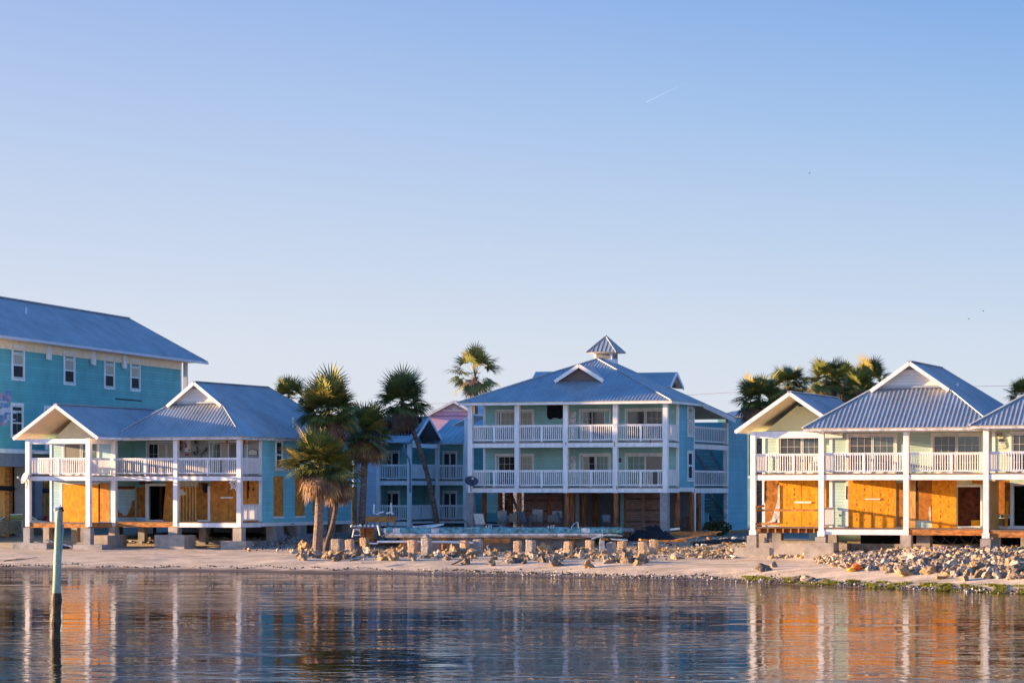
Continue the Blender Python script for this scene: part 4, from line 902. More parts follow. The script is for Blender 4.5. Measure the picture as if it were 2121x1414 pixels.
    m = MB(); m.box(A(1446, 7), A(1460, 7.2), 7.0, 7.1, 1.2, D2-.4); m.box(-1.8, -.1, 9.8, 9.9, 1.2, 2.9); m.build('back_partition', 'side_teal_siding', h.e)
    m = MB(); a = A(1436, 5.6); m.box(a-.1, a+.12, 5.6, 5.8, 1.4, D2-.3); m.build('support_post', 'white_paint', h.e)
    # stairs inside the open recess and behind the left piles
    bl, bh = B(1494, aR-1.7), B(1451, aR-1.7); stair_flight(h, aR-2.2, aR-1.2, bl, bh, 2.2, D2-.1, 11); stair_flight(h, aR-2.2, aR-1.2, bl, bh, D2+.3, D3-.1, 11)
    stair_flight(h, A(1047, 7)-.6, A(1047, 7)+.6, 9.5, 6.2, 1.5, D2-.2, 11)
    m = MB(); m.box(aR-.1, aR+.02, bR1+.1, bE+2, 1.2, G+.32); m.build('timber_edging', 'raw_timber', h.e)
    return h, ps, D2, D3
mk('louver', (.17,.13,.12), .8, .1, 3, lap=.12)
CH, CPS, CD2, CD3 = centre_house()

# ================================================================== house set back between the two
def back_house():
    h = House('back_house', 'shaded house set back between the palms, its roof patched with black felt', 'house', 851, 192, 20)
    A, B = h.A, h.B
    UD, LD, EV = 5.05, 2.25, 7.62
    a0, ap = A(733, 0), A(784, 0); b1 = B(903, 0); a2 = A(964, b1)
    m = MB(); m.box(a0, ap, 0, .15, 1.6, EV-.02); m.box(a0, a0+.15, .16, 12, 1.6, EV-.02); m.build('front_wall', 'lavender_siding', h.e)
    m = MB(); m.box(ap, -1.5, 1.6, 1.75, LD-.1, EV-.02); m.box(-1.5, -1.35, 1.6, b1+1.4, LD-.1, EV-.02); m.box(-1.34, a2, b1+1.4, b1+1.55, LD-.1, EV-.02); m.box(ap-.15, ap, .16, 1.6, LD-.1, EV-.02)
    m.build('porch_wall', 'dusty_teal_siding', h.e); m = MB(); m.box(a0, a2, 11.9, 12, 1.5, EV-.1); m.build('rear_wall', 'dusty_teal_siding', h.e)
    for z in (UD, LD):
        d = MB(); d.box(ap, 0, -.1, 1.6, z-.06, z); d.box(-1.3, 0, 1.6, b1+1.4, z-.06, z); d.box(.01, a2, b1-.1, b1+1.4, z-.06, z); d.build('deck', 'deck_wood', h.e)
        b = MB(); b.box(ap, .05, -.12, -.04, z-.36, z-.07); b.box(-.02, .06, -.03, b1-.15, z-.36, z-.07); b.box(.07, a2, b1-.12, b1-.04, z-.36, z-.07); b.build('beam', 'white_paint', h.e)
        railing(h, 'f', 0, ap+.1, -.2, z, mids=0); railing(h, 's', 0, .15, b1-.15, z, mids=0); railing(h, 'f', b1, .2, a2-.15, z, mids=0)
    for a, b in ((ap, 0), (-.1, 0), (.1, b1), (a2, b1)): post(h, a, b, 1.6, EV-.1, .26)
    zt = UD+2.05
    for z in (UD, LD):
        u0, u1 = A(793.5, 1.6), A(828, 1.6); window(h, 'f', 1.6, u0, u1, z, z+2.05, [(A(797, 1.6), A(810, 1.6), z+.1, z+1.85, 'glass', 2, 4), (A(813, 1.6), A(825, 1.6), z+.1, z+1.85, 'glass', 1, 1)], name='sliding_door')
        bb = b1+1.4; u0, u1 = A(917, bb), A(947, bb); window(h, 'f', bb, u0, u1, z, z+2.05, [(A(920.5, bb), A(930.5, bb), z+.1, z+1.85, 'tinted_glass', 1, 1), (A(934, bb), A(944, bb), z+.1, z+1.85, 'glass', 1, 1)], name='sliding_door')
    # front gable block: ridge along the facade, gable end facing right
    wb = (b1+.3); bc = wb/2; zr = h.Z(0, bc, 863); e = .45
    m = MB(); gl = a0-.6; gr = A(888.7, bc)
    roof_face(m, [(gl, -e, EV), (gr-.35, -e, EV), (gr, bc, zr), (gl, bc, zr)], (1,0,0)); roof_face(m, [(gl, wb+e, EV), (gr, wb+e, EV), (gr, bc, zr), (gl, bc, zr)], (1,0,0)); cap_strip(m, (gl, bc, zr), (gr, bc, zr), .3)
    ro = m.build('gable_roof', ['metal_roof', 'fascia_grey'], h.e)
    f = MB(); f.prism([(A(712, -.1)-2, .35, EV+.30), (A(845, 0), .35, EV+.30), (gr-.35, bc-.35, zr-.16), (A(712, -.1)-2, bc-.35, zr-.16)], (0, -.10, .12)); f.build('felt_patch', 'black_felt', ro, label='black roofing felt patch')
    f = MB(); f.beam((gr, -e, EV-.08), (gr, bc, zr-.08), .2, .05, up=(1,0,0)); f.beam((gr, wb+e, EV-.08), (gr, bc, zr-.08), .2, .05, up=(1,0,0)); f.box(gr-.5, gr-.1, .0, wb-.2, EV-.35, EV-.08); f.build('rake_board', 'white_paint', ro)
    f = MB(); f.prism([(gr-1.4, .3, EV-.1), (gr-1.4, wb-.3, EV-.1), (gr-1.4, bc, zr-.3)], (.08,0,0)); f.build('gable_wall', 'dusty_teal_siding', ro)
    f = MB(); f.tube([A_ for A_ in [(A(840, -.2), -.45, EV-.15), (A(841, -.2), -.4, EV-.7), (A(847, -.2), -.2, EV-1.15), (A(849.5, -.2), -.2, EV-1.6), (A(849.5, -.2), -.2, 4.2)]], .06, 8); f.build('downspout', 'gutter_grey', h.e)
    # rear block roof with its eave to the front
    m = MB(); b0_ = b1-.5; z0 = EV-.02; zt2 = h.Z(2, b1+4.2, 868)
    roof_face(m, [(-.6, b0_, z0), (a2+1.2, b0_, z0), (a2+1.2, b1+4.2, zt2), (-.6, b1+4.2, zt2)], (1,0,0), pitch=.4); roof_face(m, [(-.6, b1+9, z0), (a2+1.2, b1+9, z0), (a2+1.2, b1+4.2, zt2), (-.6, b1+4.2, zt2)], (1,0,0), pitch=.4, ribs=False)
    m.build('rear_roof', ['metal_roof', 'soffit'], h.e)
    # little stair-tower roof beside the centre building
    m = MB(); p0 = Vector(h.P(937, 879, b1-1)); p1 = Vector(h.P(979, 857, b1-1)); q = Vector((0, 3, 0)); m.add([p0, p1, p1+q, p0+q, p0-Vector((0,0,.1)), p1-Vector((0,0,.1)), p1+q-Vector((0,0,.1)), p0+q-Vector((0,0,.1))], [(0,1,2,3),(7,6,5,4),(0,4,5,1),(1,5,6,2),(2,6,7,3),(3,7,4,0)]); m.build('stair_roof', 'white_paint', h.e)
    post(h, A(966.5, b1-1), b1-1, 1.6, h.Z(A(966.5, b1-1), b1-1, 868), .26)
    m = MB(); m.box(a0+.3, a2, .2, 11, 1.3, LD-.2); m.build('crawlspace_shade', 'dark', h.e)  # near-black block stands for the dark under the floor
    m = MB(); u = h.B(0, 0); m.box(A(728, -.5), A(733, -.5), -.3, .1, 1.6, 4.6); m.build('wood_panel', 'shaded_board', h.e)
    return h
BH = back_house()

# ================================================================== tall building at the far left
def far_building():
    h = House('apartment_building', 'tall deep teal apartment building with a long blue roof at the left edge', 'building', 427, 217, 13.2)
    A, B = h.A, h.B; EV = h.Z(0, 0, 749); aw = -.9
    bL = B(-60, 0); bN = B(-25, aw); bC = B(374, aw)
    bE = B(388, aw); NE = 0.0
    zF = h.Z(aw, B(30, aw), 929.5)
    m = MB(); m.box(aw-.2, aw, bN+NE, bC, zF, EV-.1); m.build('side_wall', 'deep_teal_siding', h.e)
    m = MB(); m.box(aw-9.5, aw-.21, bC-.2, bC, zF, EV-.1); m.box(aw-9.5, aw-9.3, bN+NE, bC-.21, zF, EV-.1); m.box(aw-9.3, aw-.21, bN+NE, bN+NE+.2, zF, EV-.1); m.build('end_wall', 'deep_teal_siding', h.e)
    m = MB(); m.box(aw-.3, aw+.0, bC+.0, bC+.25, zF-4, EV-.15); m.box(aw-.3, aw, bE-.1, bE+.15, zF-4, EV-.15); m.box(aw-2.2, aw-1.9, bE-.1, bE+.15, zF-4, EV-.15); m.build('porch_column', 'white_paint', h.e)
    m = MB(); m.box(aw-.05, aw+.05, bN+NE, bC, EV-.75, EV-.12); m.box(aw, aw+.9, bN+NE, bE+.3, EV-.16, EV-.12); m.build('frieze_board', 'soffit', h.e)
    m = MB()
    for px in (97.5, 190, 254): b = B(px, aw); m.box(aw+.05, aw+.2, b-.35, b+.35, EV-1.15, EV-.17)
    m.build('bracket', 'white_paint', h.e)
    m = MB(); m.box(aw-.02, aw+.06, bN+NE, bC, zF-.28, zF); m.build('band_board', 'white_paint', h.e)
    m = MB(); m.box(aw-9.4, aw, bN+NE, bC+.1, zF-1.15, zF-.29); m.build('floor_slab', 'fascia_grey', h.e)
    # roof
    hw, hh = 4.9, 3.9; zr = EV+3.2
    def tri():
        m = MB(); E, E2 = (0, .3, EV), (0, bN+NE-.6, EV); Rg = (-hw, -hh, zr); R2 = (-hw, bN+NE-.6, zr); K = (-2*hw, .3, EV); K2 = (-2*hw, bN+NE-.6, EV)
        roof_face(m, [E, E2, R2, Rg], (0,1,0), pitch=.45, rh=.03); roof_face(m, [E, K, Rg], (1,0,0), pitch=.45); roof_face(m, [K, K2, R2, Rg], (0,1,0), ribs=False)
        cap_strip(m, Rg, R2, .3, .08); cap_strip(m, E, Rg, .15, .05)
        ro = m.build('roof', ['metal_roof', 'soffit'], h.e)
        g = MB(); g.box(.0, .1, bN+NE-.6, .3, EV-.2, EV-.02); g.build('gutter', 'roof_trim', ro)
        g = MB(); p = h.S(54, 640, -3.2); zz = EV+3.2*3.2/4.9; g.tube([(p[0], p[1], zz-.1), (p[0], p[1], zz+.45)], .07, 8); g.build('vent_pipe', 'white_paint', ro)
    tri()
    # windows
    for i, (p0, p1, q0, q1) in enumerate([(23.5, 50.5, 714, 788), (131, 155, 727, 797.5), (215, 237, 738, 806), (269, 290, 744, 810.5), (21.5, 48, 834, 907), (91, 104, 840, 905)]):
        u0, u1 = B(p0, aw), B(p1, aw); um = (u0+u1)/2; z0, z1 = h.Z(aw, um, q1), h.Z(aw, um, q0); H = z1-z0; s = (u1-u0)*.14
        low = i >= 4
        window(h, 's', aw, u0, u1, z0, z1, [(u0+s, u1-s, z0+.10*H, z0+.41*H, 'screen', 2 if low else 1, 1), (u0+s, u1-s, z0+.45*H, z0+.72*H, 'screen' if low else 'blind', 2 if low else 1, 1), (u0+s, u1-s, z0+.78*H, z0+.88*H, 'screen' if low else 'sage_curtain', 1, 1)], fw=.17)
    # missing siding
    m = MB(); pts = [(-10,813),(16,813),(16,817),(24,817),(24,821),(27,823),(22,824),(22,880),(-10,876)]
    for k_, (x0, x1, y0, y1) in enumerate([(-10, 16, 813, 880), (16, 23, 818, 833)]):
        u0, u1 = B(x0, aw), B(x1, aw); put(m, 's', aw, u0, u1, .004, .012, h.Z(aw, u0, y1), h.Z(aw, u0, y0), 0)
    for k_ in range(26):
        x = random.uniform(-8, 14); y = random.uniform(815, 874); u = B(x, aw); z = h.Z(aw, u, y); put(m, 's', aw, u, u+random.uniform(.5, 1.6), .013+.0004*k_, .015+.0004*k_, z, z+random.uniform(.08, .3), random.choice((1, 1, 2)))
    m.build('torn_siding', ['insulation_pink', 'insulation_blue', 'lavender_siding'], h.e)
    m = MB(); put(m, 's', aw, B(238, aw), B(293, aw), .004, .02, h.Z(aw, B(260, aw), 828.5), h.Z(aw, B(260, aw), 826)); m.build('siding_gap', 'dark', h.e)
    # side porch with rail seen through the left house
    m = MB(); u0, u1 = B(70, aw), B(104, aw)
    m.box(aw+.06, aw+.9, u0, u1, zF-.28, zF-.1); m.box(aw+.8, aw+.9, u0, u1, zF+.9, zF+1.0); m.box(aw+.8, aw+.9, u0, u0+.3, zF, zF+2.3); m.box(aw+.8, aw+.9, (u0+u1)/2, (u0+u1)/2+.3, zF, zF+2.3)
    for i in range(24): u = u0+(u1-u0)*i/24; m.box(aw+.82, aw+.87, u, u+.07, zF, zF+.9)
    m.build('side_porch_rail', 'white_paint', h.e)
    # ground level columns
    for px, w in ((53, .55), (68, .5)):
        b = B(px, aw-.5); m = MB(); m.box(aw-.9, aw-.2, b-.9, b+.9, .8, zF-1.15); m.build('block_column', 'fascia_grey', h.e)
    for px, aa, mat in ((5, -2.5, 'stud_wood'), (14, -2.2, 'raw_timber'), (23, -2.6, 'dark_board'), (41, -2.0, 'stud_wood'), (79, -3, 'stud_wood'), (90, -3, 'stud_wood'), (97, -3, 'stud_wood')):
        b = B(px, aa); m = MB(); w = .28 if px < 70 else .1; m.box(aa-w, aa+w, b-w, b+w, 1.0, zF-1.15); m.build('timber_column', mat, h.e)
    m = MB(); u0, u1 = B(-30, -1.9), B(104, -1.9); m.tube([(-1.9, u0, 4.55), (-1.9, u1, 4.3)], .16, 8); m.build('drain_pipe', 'dark', h.e)
    m = MB(); m.box(aw-9.3, aw-9.2, bN+NE, bC, 1.2, zF-1.2); m.build('back_screen', 'dark_slat', h.e)
    m = MB(); u0, u1 = B(-30, -1.0), B(45, -1.0); m.box(-1.2, -1.0, u0, u1, 1.5, 2.35); m.build('knee_wall', 'grey_wood', h.e)
    return h
TH = far_building()

# ================================================================== roofs behind
def pink_house():
    h = House('pink_house', 'lilac pink gabled house with a white sunburst truss, far behind the centre building', 'house', 941, 232, 12)
    z = lambda py: h.Z(0, 0, py); A = lambda px: h.A(px, 0)
    w = A(1000)-A(941); l = A(886)
    zr, ze = z(829.5), z(862)
    m = MB(); m.box(l, w*1.0, .3, .5, 1.3, ze+.1); m.prism([(l+.2, .3, ze), (w-.2, .3, ze), (0, .3, zr-.1)], (0,.1,0)); m.box(l, l+.2, .5, 10, 1.3, ze); m.build('front_wall', 'pink_siding', h.e)
    m = MB(); roof_face(m, [(l-.3, -.3, ze), (l-.3, 11, ze), (0, 11, zr), (0, -.3, zr)], (0,1,0), pitch=.4); roof_face(m, [(w, -.3, ze), (w, 11, ze), (0, 11, zr), (0, -.3, zr)], (0,1,0), ribs=False); ro = m.build('roof', ['metal_roof', 'soffit'], h.e)
    m = MB(); m.beam((l-.3, -.33, ze-.08), (0, -.33, zr-.08), .06, .2); m.beam((w, -.33, ze-.08), (0, -.33, zr-.08), .06, .2)
    zc = z(849.5); m.box(A(916), A(970), .18, .28, zc-.06, zc+.06)
    for px, py in ((930, 840), (935, 836), (941, 833), (947, 836), (953, 840)): m.beam((A(941), .22, zc), (A(px), .22, z(py)), .05, .09)
    m.build('gable_truss', 'white_paint', h.e)
    m = MB(); m.box(A(868), A(903), 6, 12, 1.3, z(858)); m.build('side_wing', 'dusty_teal_siding', h.e)
    m = MB(); roof_face(m, [(A(866), 5.6, z(860)), (A(905), 5.6, z(860)), (A(905), 9, z(842)), (A(878), 9, z(842))], (1,0,0), pitch=.4); m.build('wing_roof', ['metal_roof', 'soffit'], h.e)
    return h
pink_house()
def rear_roof_house():
    h = House('rear_house', 'blue roofed house just showing behind the right end of the centre building', 'house', 1480, 225, 16)
    A = lambda px: h.A(px, 0); z = lambda py: h.Z(0, 0, py)
    m = MB(); m.box(A(1484), A(1580), .5, 9, 1.3, z(862)); m.build('wall', 'dusty_teal_siding', h.e)
    m = MB(); zr = z(826); ze = z(862); roof_face(m, [(A(1470), .0, ze), (A(1590), .0, ze), (A(1560), 5, zr-.8), (A(1500), 5, zr-.8)], (1,0,0), pitch=.4)
    m.build('roof', ['metal_roof', 'soffit'], h.e)
    m = MB(); m.box(A(1553), A(1562), -.3, -.2, z(985), z(896)); m.build('window', 'tinted_glass', h.e)
    m = MB(); m.box(A(1549), A(1580), -.35, -.25, z(990), z(985)); m.build('trim_board', 'white_paint', h.e)
rear_roof_house()
# ================================================================== palms
def frond(mb, base, d, pet, L_, mi, droop=.5, nleaf=17, spread=105, w=.05, rnd=random):
    d = Vector(d).normalized(); up = Vector((0,0,1))
    side = d.cross(up)
    if side.length < .05: side = Vector((rnd.uniform(-1,1), rnd.uniform(-1,1), 0))
    side.normalize(); nrm = side.cross(d).normalized()
    p0 = Vector(base); p1 = p0+d*pet*.55; d2 = (d-up*droop*.45).normalized(); p2 = p1+d2*pet*.45
    s = .018
    mb.add([p0-side*s*1.6, p0+side*s*1.6, p1+side*s, p1-side*s, p2+side*s*.7, p2-side*s*.7], [(0,1,2,3), (3,2,4,5)], mi)
    d = d2; nrm = side.cross(d).normalized(); tw = rnd.uniform(-.5, .5); side = (side*math.cos(tw)+nrm*math.sin(tw)).normalized(); nrm = side.cross(d).normalized()
    for i in range(nleaf):
        t = (i+.5)/nleaf*2-1; a = R(spread)*t; ll = L_*(1-.30*abs(t)**1.5)*rnd.uniform(.88, 1.06)
        dv = (d*math.cos(a)+side*math.sin(a)+nrm*(.18*(1-abs(t))-.05+rnd.uniform(-.06,.06))).normalized()
        wv = dv.cross(nrm).normalized()*w/2
        q1 = p2+dv*ll*.55; dd = (dv-up*droop*rnd.uniform(.5, .95)).normalized(); q2 = q1+dd*ll*.45
        mb.add([p2-wv*.4, p2+wv*.4, q1+wv, q1-wv, q2], [(0,1,2,3), (3,2,4)], mi)
def crown_mesh(seed, n=58, size=2.0, dead=.3, open_=False):
    rnd = random.Random(seed); g = MB(); dm = MB()
    for i in range(n):
        t = (i+.5)/n; az = i*2.39996+rnd.uniform(-.25,.25)
        el = R(82-(150 if not open_ else 128)*t**.9+rnd.uniform(-9,9))
        d = Vector((math.cos(az)*math.cos(el), math.sin(az)*math.cos(el), math.sin(el)))
        dn = noise.noise(d*1.4+Vector((seed*1.7, 0, 0)))
        if dn < -.30: continue
        size_ = size; sz_ = 1+.45*dn
        isdead = rnd.random() < min(1, max(0, (t-(1-dead)+.14)/.28))
        if isdead:
            if not open_: el = R(rnd.uniform(-62, -2)); d = Vector((math.cos(az)*math.cos(el), math.sin(az)*math.cos(el), math.sin(el)))
            frond(dm, (0,0,-.1-.4*(t-1+dead)), d, size*.40*rnd.uniform(.5,1.15), size*.60*rnd.uniform(.8,1.1), rnd.choice((0,1,1,2)), droop=1.5, w=.085, spread=80, nleaf=15, rnd=rnd)
        else:
            pl = size*(.50*rnd.uniform(.55,1.15) if not open_ else .60*rnd.uniform(.85,1.12))
            frond(g, (0,0,0), d, pl*sz_, size*.50*rnd.uniform(.85,1.12)*sz_, rnd.choice((0,1,1,2,2,0,3) if not open_ else (0,1,1,3)), droop=.25+.75*t+(.2 if open_ else 0), w=.085, nleaf=21, rnd=rnd)
    return g, dm
GREEN = ['frond_a','frond_b','frond_c','frond_d']; DEADM = ['dead_frond_a','dead_frond_b','dead_frond_c']
_cr = {}
def palm(label, crown, base, rad=2.0, tr=.2, variant=0, dead=.3, open_=False, bend=None, n=58, name='palm_tree', grp='palm trees among the houses', bark='bark', rz=0):
    """crown and base are world points"""
    base = Vector(base); crown = Vector(crown)
    e = empty(name, base, 0, label, 'palm tree', grp)
    if not open_: n = int(n*2.1); rad *= 1.17
    key = (variant, dead, open_, n)
    if key not in _cr:
        g, d = crown_mesh(100+variant, n, 2.0, dead, open_); go = g.build('crown', GREEN, e); do = d.build('dead_fronds', DEADM, e); _cr[key] = (go, do)
    else:
        go, do = _cr[key][0].copy(), _cr[key][1].copy(); C.objects.link(go); C.objects.link(do); go.parent = e; do.parent = e
    for o in (go, do): o.location = crown-base; o.scale = (rad/2,)*3; o.rotation_euler = (0, 0, rz)
    m = MB(); pts = []; rs = []
    b = bend or Vector((0,0,0)); n_ = 9; rr = random.Random(variant)
    for i in range(n_+1):
        t = i/n_; p = (crown-base)*t+Vector(b)*math.sin(math.pi*t); pts.append(p+Vector((0,0,-.5 if i == 0 else 0))); rs.append(tr*(1.25-.35*t if i else 1.5)*rr.uniform(.95,1.05))
    m.tube(pts, rs, 10)
    # old leaf bases below the crown
    top = pts[-1]; dr = (pts[-1]-pts[-2]).normalized()
    for i in range(26):
        a = i*2.4; p = top-dr*(.05+.04*i); o = Vector((math.cos(a), math.sin(a), 0))
        m.beam(p+o*tr*.6, p+o*(tr+.14)+Vector((0,0,.16)), .08, .03)
    m.build('trunk', bark, e)
    return e
def pal(px, py, Y): return at(px, py, Y)
palm('thick trunked palm standing in front of the turquoise side wall, with its full drooping crown', pal(662, 964, 164), flat(657, 164), 2.05, .235, 1, .36, bend=(.05,0,0), n=74)
palm('slanting palm leaning right out of the foot of the thick trunked palm', pal(699, 992, 165.5), flat(672, 165.5), 1.55, .13, 2, .45, bend=(.22,0,0), n=52, bark='dark_bark')
palm('tall palm whose crown rises above the turquoise house roof, left of its darker neighbour', pal(680, 856, 174), flat(688, 174), 2.15, .2, 3, .40, n=74)
palm('palm with dark crown and long brown skirt beside the black patched roof', pal(758, 902, 178), flat(748, 178), 1.95, .19, 4, .40, n=66)
palm('far palm peeping over the right slope of the turquoise house roof', pal(598, 826, 226), flat(598, 226), 1.75, .2, 5, .2, n=40, bark='dark_bark')
palm('palm with a long thin trunk slanting down right across the shaded back house', pal(833, 834, 184), flat(908, 184), 1.95, .15, 6, .40, bend=(.35,0,.0), n=62)
palm('sunlit fan palm with an open crown standing left of the cupola', pal(984, 780, 216), flat(987, 216), 2.25, .21, 7, .28, open_=True, n=44, name='fan_palm')
palm('broad palm just left of the mint house gable, its brown skirt over the blue wall', pal(1571, 828, 178), flat(1575, 178), 1.8, .2, 8, .40, n=60)
palm('palm behind the peak of the mint house wing gable', pal(1632, 800, 186), flat(1634, 186), 1.65, .18, 9, .32, n=48)
palm('palm with visible orange trunk top behind the mint wing roof', pal(1712, 788, 184), flat(1706, 184), 1.5, .16, 10, .28, n=40)
palm('loose palm between the two sunlit palms left of the tall mint gable', pal(1748, 796, 188), flat(1746, 188), 1.5, .16, 11, .3, n=44)
palm('golden lit palm hugging the left slope of the tall mint gable', pal(1779, 812, 179), flat(1777, 179), 1.5, .17, 12, .42, n=46)
palm('palm whose crown touches the tall mint gable on the left', pal(1803, 790, 187), flat(1800, 187), 1.5, .16, 2, .25, n=44)
palm('palm cut off by the right edge of the photo', pal(2120, 822, 186), flat(2122, 186), 1.25, .16, 1, .3, n=44)

# ================================================================== piling with gulls
def piling():
    Y = F*CAMZ/(1322-HOR); b = Vector((kx(114)*Y, Y, 0))
    e = empty('mooring_piling', b, 0, 'tall green painted wooden piling leaning in the water at the left', 'piling')
    top = at(122.5, 1058, Y)-b; bot = Vector((-.02, 0, -.8)); mid = bot+(top-bot)*.47
    m = MB(); pts = []; rs = []
    for i in range(13):
        t = i/12; p = mid+(top-mid)*t; pts.append(p); rs.append(.128-.02*t-(.02 if i == 12 else 0))
    m.tube(pts, rs, 20); m.build('painted_shaft', 'piling_paint', e, smooth=False)
    m = MB(); pts = [bot+(mid-bot)*i/10 for i in range(11)]; m.tube(pts, [.155+.018*math.sin(i*2.3) for i in range(11)], 18)
    for i in range(160):
        a = random.uniform(0, 6.28); t = random.uniform(.30, 1.0); c = bot+(mid-bot)*t+Vector((math.cos(a)*.14, math.sin(a)*.14, 0)); r_ = random.uniform(.01, .025)
        m.add([c+Vector((r_,0,0)), c+Vector((0,r_,0)), c+Vector((-r_,0,0)), c+Vector((0,-r_,0)), c+Vector((0,0,r_)), c-Vector((0,0,r_))], [(0,1,4),(1,2,4),(2,3,4),(3,0,4),(1,0,5),(2,1,5),(3,2,5),(0,3,5)])
    m.build('barnacled_foot', 'piling_wet', e)
    m = MB(); m.tube([top+Vector((.01,0,-.45)), top+Vector((.012,0,.05))], [.098, .092], 16); m.build('worn_top', 'block', e)
    m = MB(); m.beam(mid+(top-mid)*.5+Vector((.115,-.03,0)), top+Vector((.13,-.03,-.40)), .03, .11, up=(0,1,0)); m.beam(mid+(top-mid)*.62+Vector((-.125,-.02,0)), top+Vector((-.105,-.02,-.42)), .03, .05, up=(0,1,0)); m.build('side_batten', 'piling_paint', e)
    # cap with droppings and twigs
    m = MB()
    for i, (x, z, r_) in enumerate([(-.10, .07, .055), (-.04, .10, .05), (.0, .14, .045), (.03, .17, .035), (-.12, .02, .035), (.02, .10, .05)]): blob(m, top+Vector((x, -.04+.02*(i % 3), z)), r_, i)
    m.build('guano_cap', 'bird_white', e)
    m = MB()
    for i, (x, z, r_) in enumerate([(.07, .08, .06), (.10, .02, .055), (.03, .06, .06)]): blob(m, top+Vector((x, .0, z)), r_, i+9)
    m.beam(top+Vector((.05,-.03,.10)), top+Vector((.16,-.05,.10)), .012, .012); m.build('dark_cap', 'tarp', e)
def rough_box(m, x0, x1, y0, y1, z0, z1, seed, amp=.03, n=6):
    bm = bmesh.new(); bmesh.ops.create_cube(bm, size=2); bmesh.ops.subdivide_edges(bm, edges=bm.edges[:], cuts=n, use_grid_fill=True)
    rx, ry, rz = (x1-x0)/2, (y1-y0)/2, (z1-z0)/2; vs = []
    for v in bm.verts:
        p = v.co.copy(); e_ = sorted((abs(p.x), abs(p.y), abs(p.z)))
        k_ = max(0, e_[1]-.78)/.22; q = Vector(((x0+x1)/2+p.x*rx, (y0+y1)/2+p.y*ry, (z0+z1)/2+p.z*rz))
        c_ = noise.noise(q*5+Vector((seed*2.3, 0, 0))); inw = amp*(.25*noise.noise(q*14)+k_*(.5+1.3*max(0, c_+.15)))
        q -= Vector((p.x*min(1, 1), p.y, p.z)).normalized()*inw; vs.append(q)
    m.add(vs, [[v.index for v in f.verts] for f in bm.faces]); bm.free()
def blob(m, c, r_, seed, sub=1, sx=1, sy=1, sz=1, amp=.25):
    bm = bmesh.new(); bmesh.ops.create_icosphere(bm, subdivisions=sub, radius=1)
    vs = []
    for v in bm.verts:
        k = 1+amp*noise.noise(v.co*1.7+Vector((seed*3.1, seed, 0))); vs.append(Vector(c)+Vector((v.co.x*sx, v.co.y*sy, v.co.z*sz))*r_*k)
    m.add(vs, [[v.index for v in f.verts] for f in bm.faces]); bm.free()
piling()

# ================================================================== rocks
ordn = ['leftmost','second','third','fourth','fifth','sixth','seventh','eighth','ninth','tenth','eleventh','twelfth','thirteenth','fourteenth','fifteenth']
PIL = [  # front left px, front right px, right edge px, top, bottom, material, extra
 (659,672,682,1116,1137,'block',''), (684,704,710,1116,1139,'grey_block',''), (714,729,735,1117,1148,'block',''), (744,759,763,1114,1138,'block',''),
 (843,859,864,1118,1147,'block',''), (871,888,891,1114,1147,'grey_block','peak'), (951,966,972,1119,1146,'block',''), (979,995,999,1117,1145,'grey_block',''),
 (1062,1076,1082,1120,1150,'block',''), (1087,1103,1107,1118,1146,'grey_block',''), (1166,1180,1186,1121,1152,'block',''), (1211,1225,1230,1119,1148,'block',''),
 (1255,1271,1276,1123,1148,'grey_block',''), (1278,1293,1297,1121,1147,'block',''), (1322,1336,1341,1122,1153,'block',''), (1344,1359,1364,1118,1147,'block','')]
ordn.append('rightmost')
def rock_mesh(seed, sub=3):
    bm = bmesh.new(); bmesh.ops.create_icosphere(bm, subdivisions=sub, radius=1); rnd = random.Random(seed)
    planes = [(Vector((rnd.uniform(-1,1), rnd.uniform(-1,1), rnd.uniform(-.6,1))).normalized(), rnd.uniform(.45,.8)) for _ in range(9)]
    for v in bm.verts:
        p = v.co.copy()
        for n, d in planes:
            k = p.dot(n)
            if k > d: p -= n*(k-d)*.9
        p *= 1+.38*noise.noise(p*1.5+Vector((seed, 0, 0)))+.30*noise.noise(p*3.3+Vector((0, seed, 0)))+.12*noise.noise(p*7)
        v.co = p
    me = bpy.data.meshes.new('rock'); bm.to_mesh(me); bm.free(); return me
ROCKM = ['rock', 'dark_rock', 'pale_rock', 'orange_rock']
rock_meshes = {}
for k_ in range(7):
    for mt in ROCKM:
        me = rock_mesh(k_*5+3); me.materials.append(M[mt]); rock_meshes[(k_, mt)] = me
nrock = 0
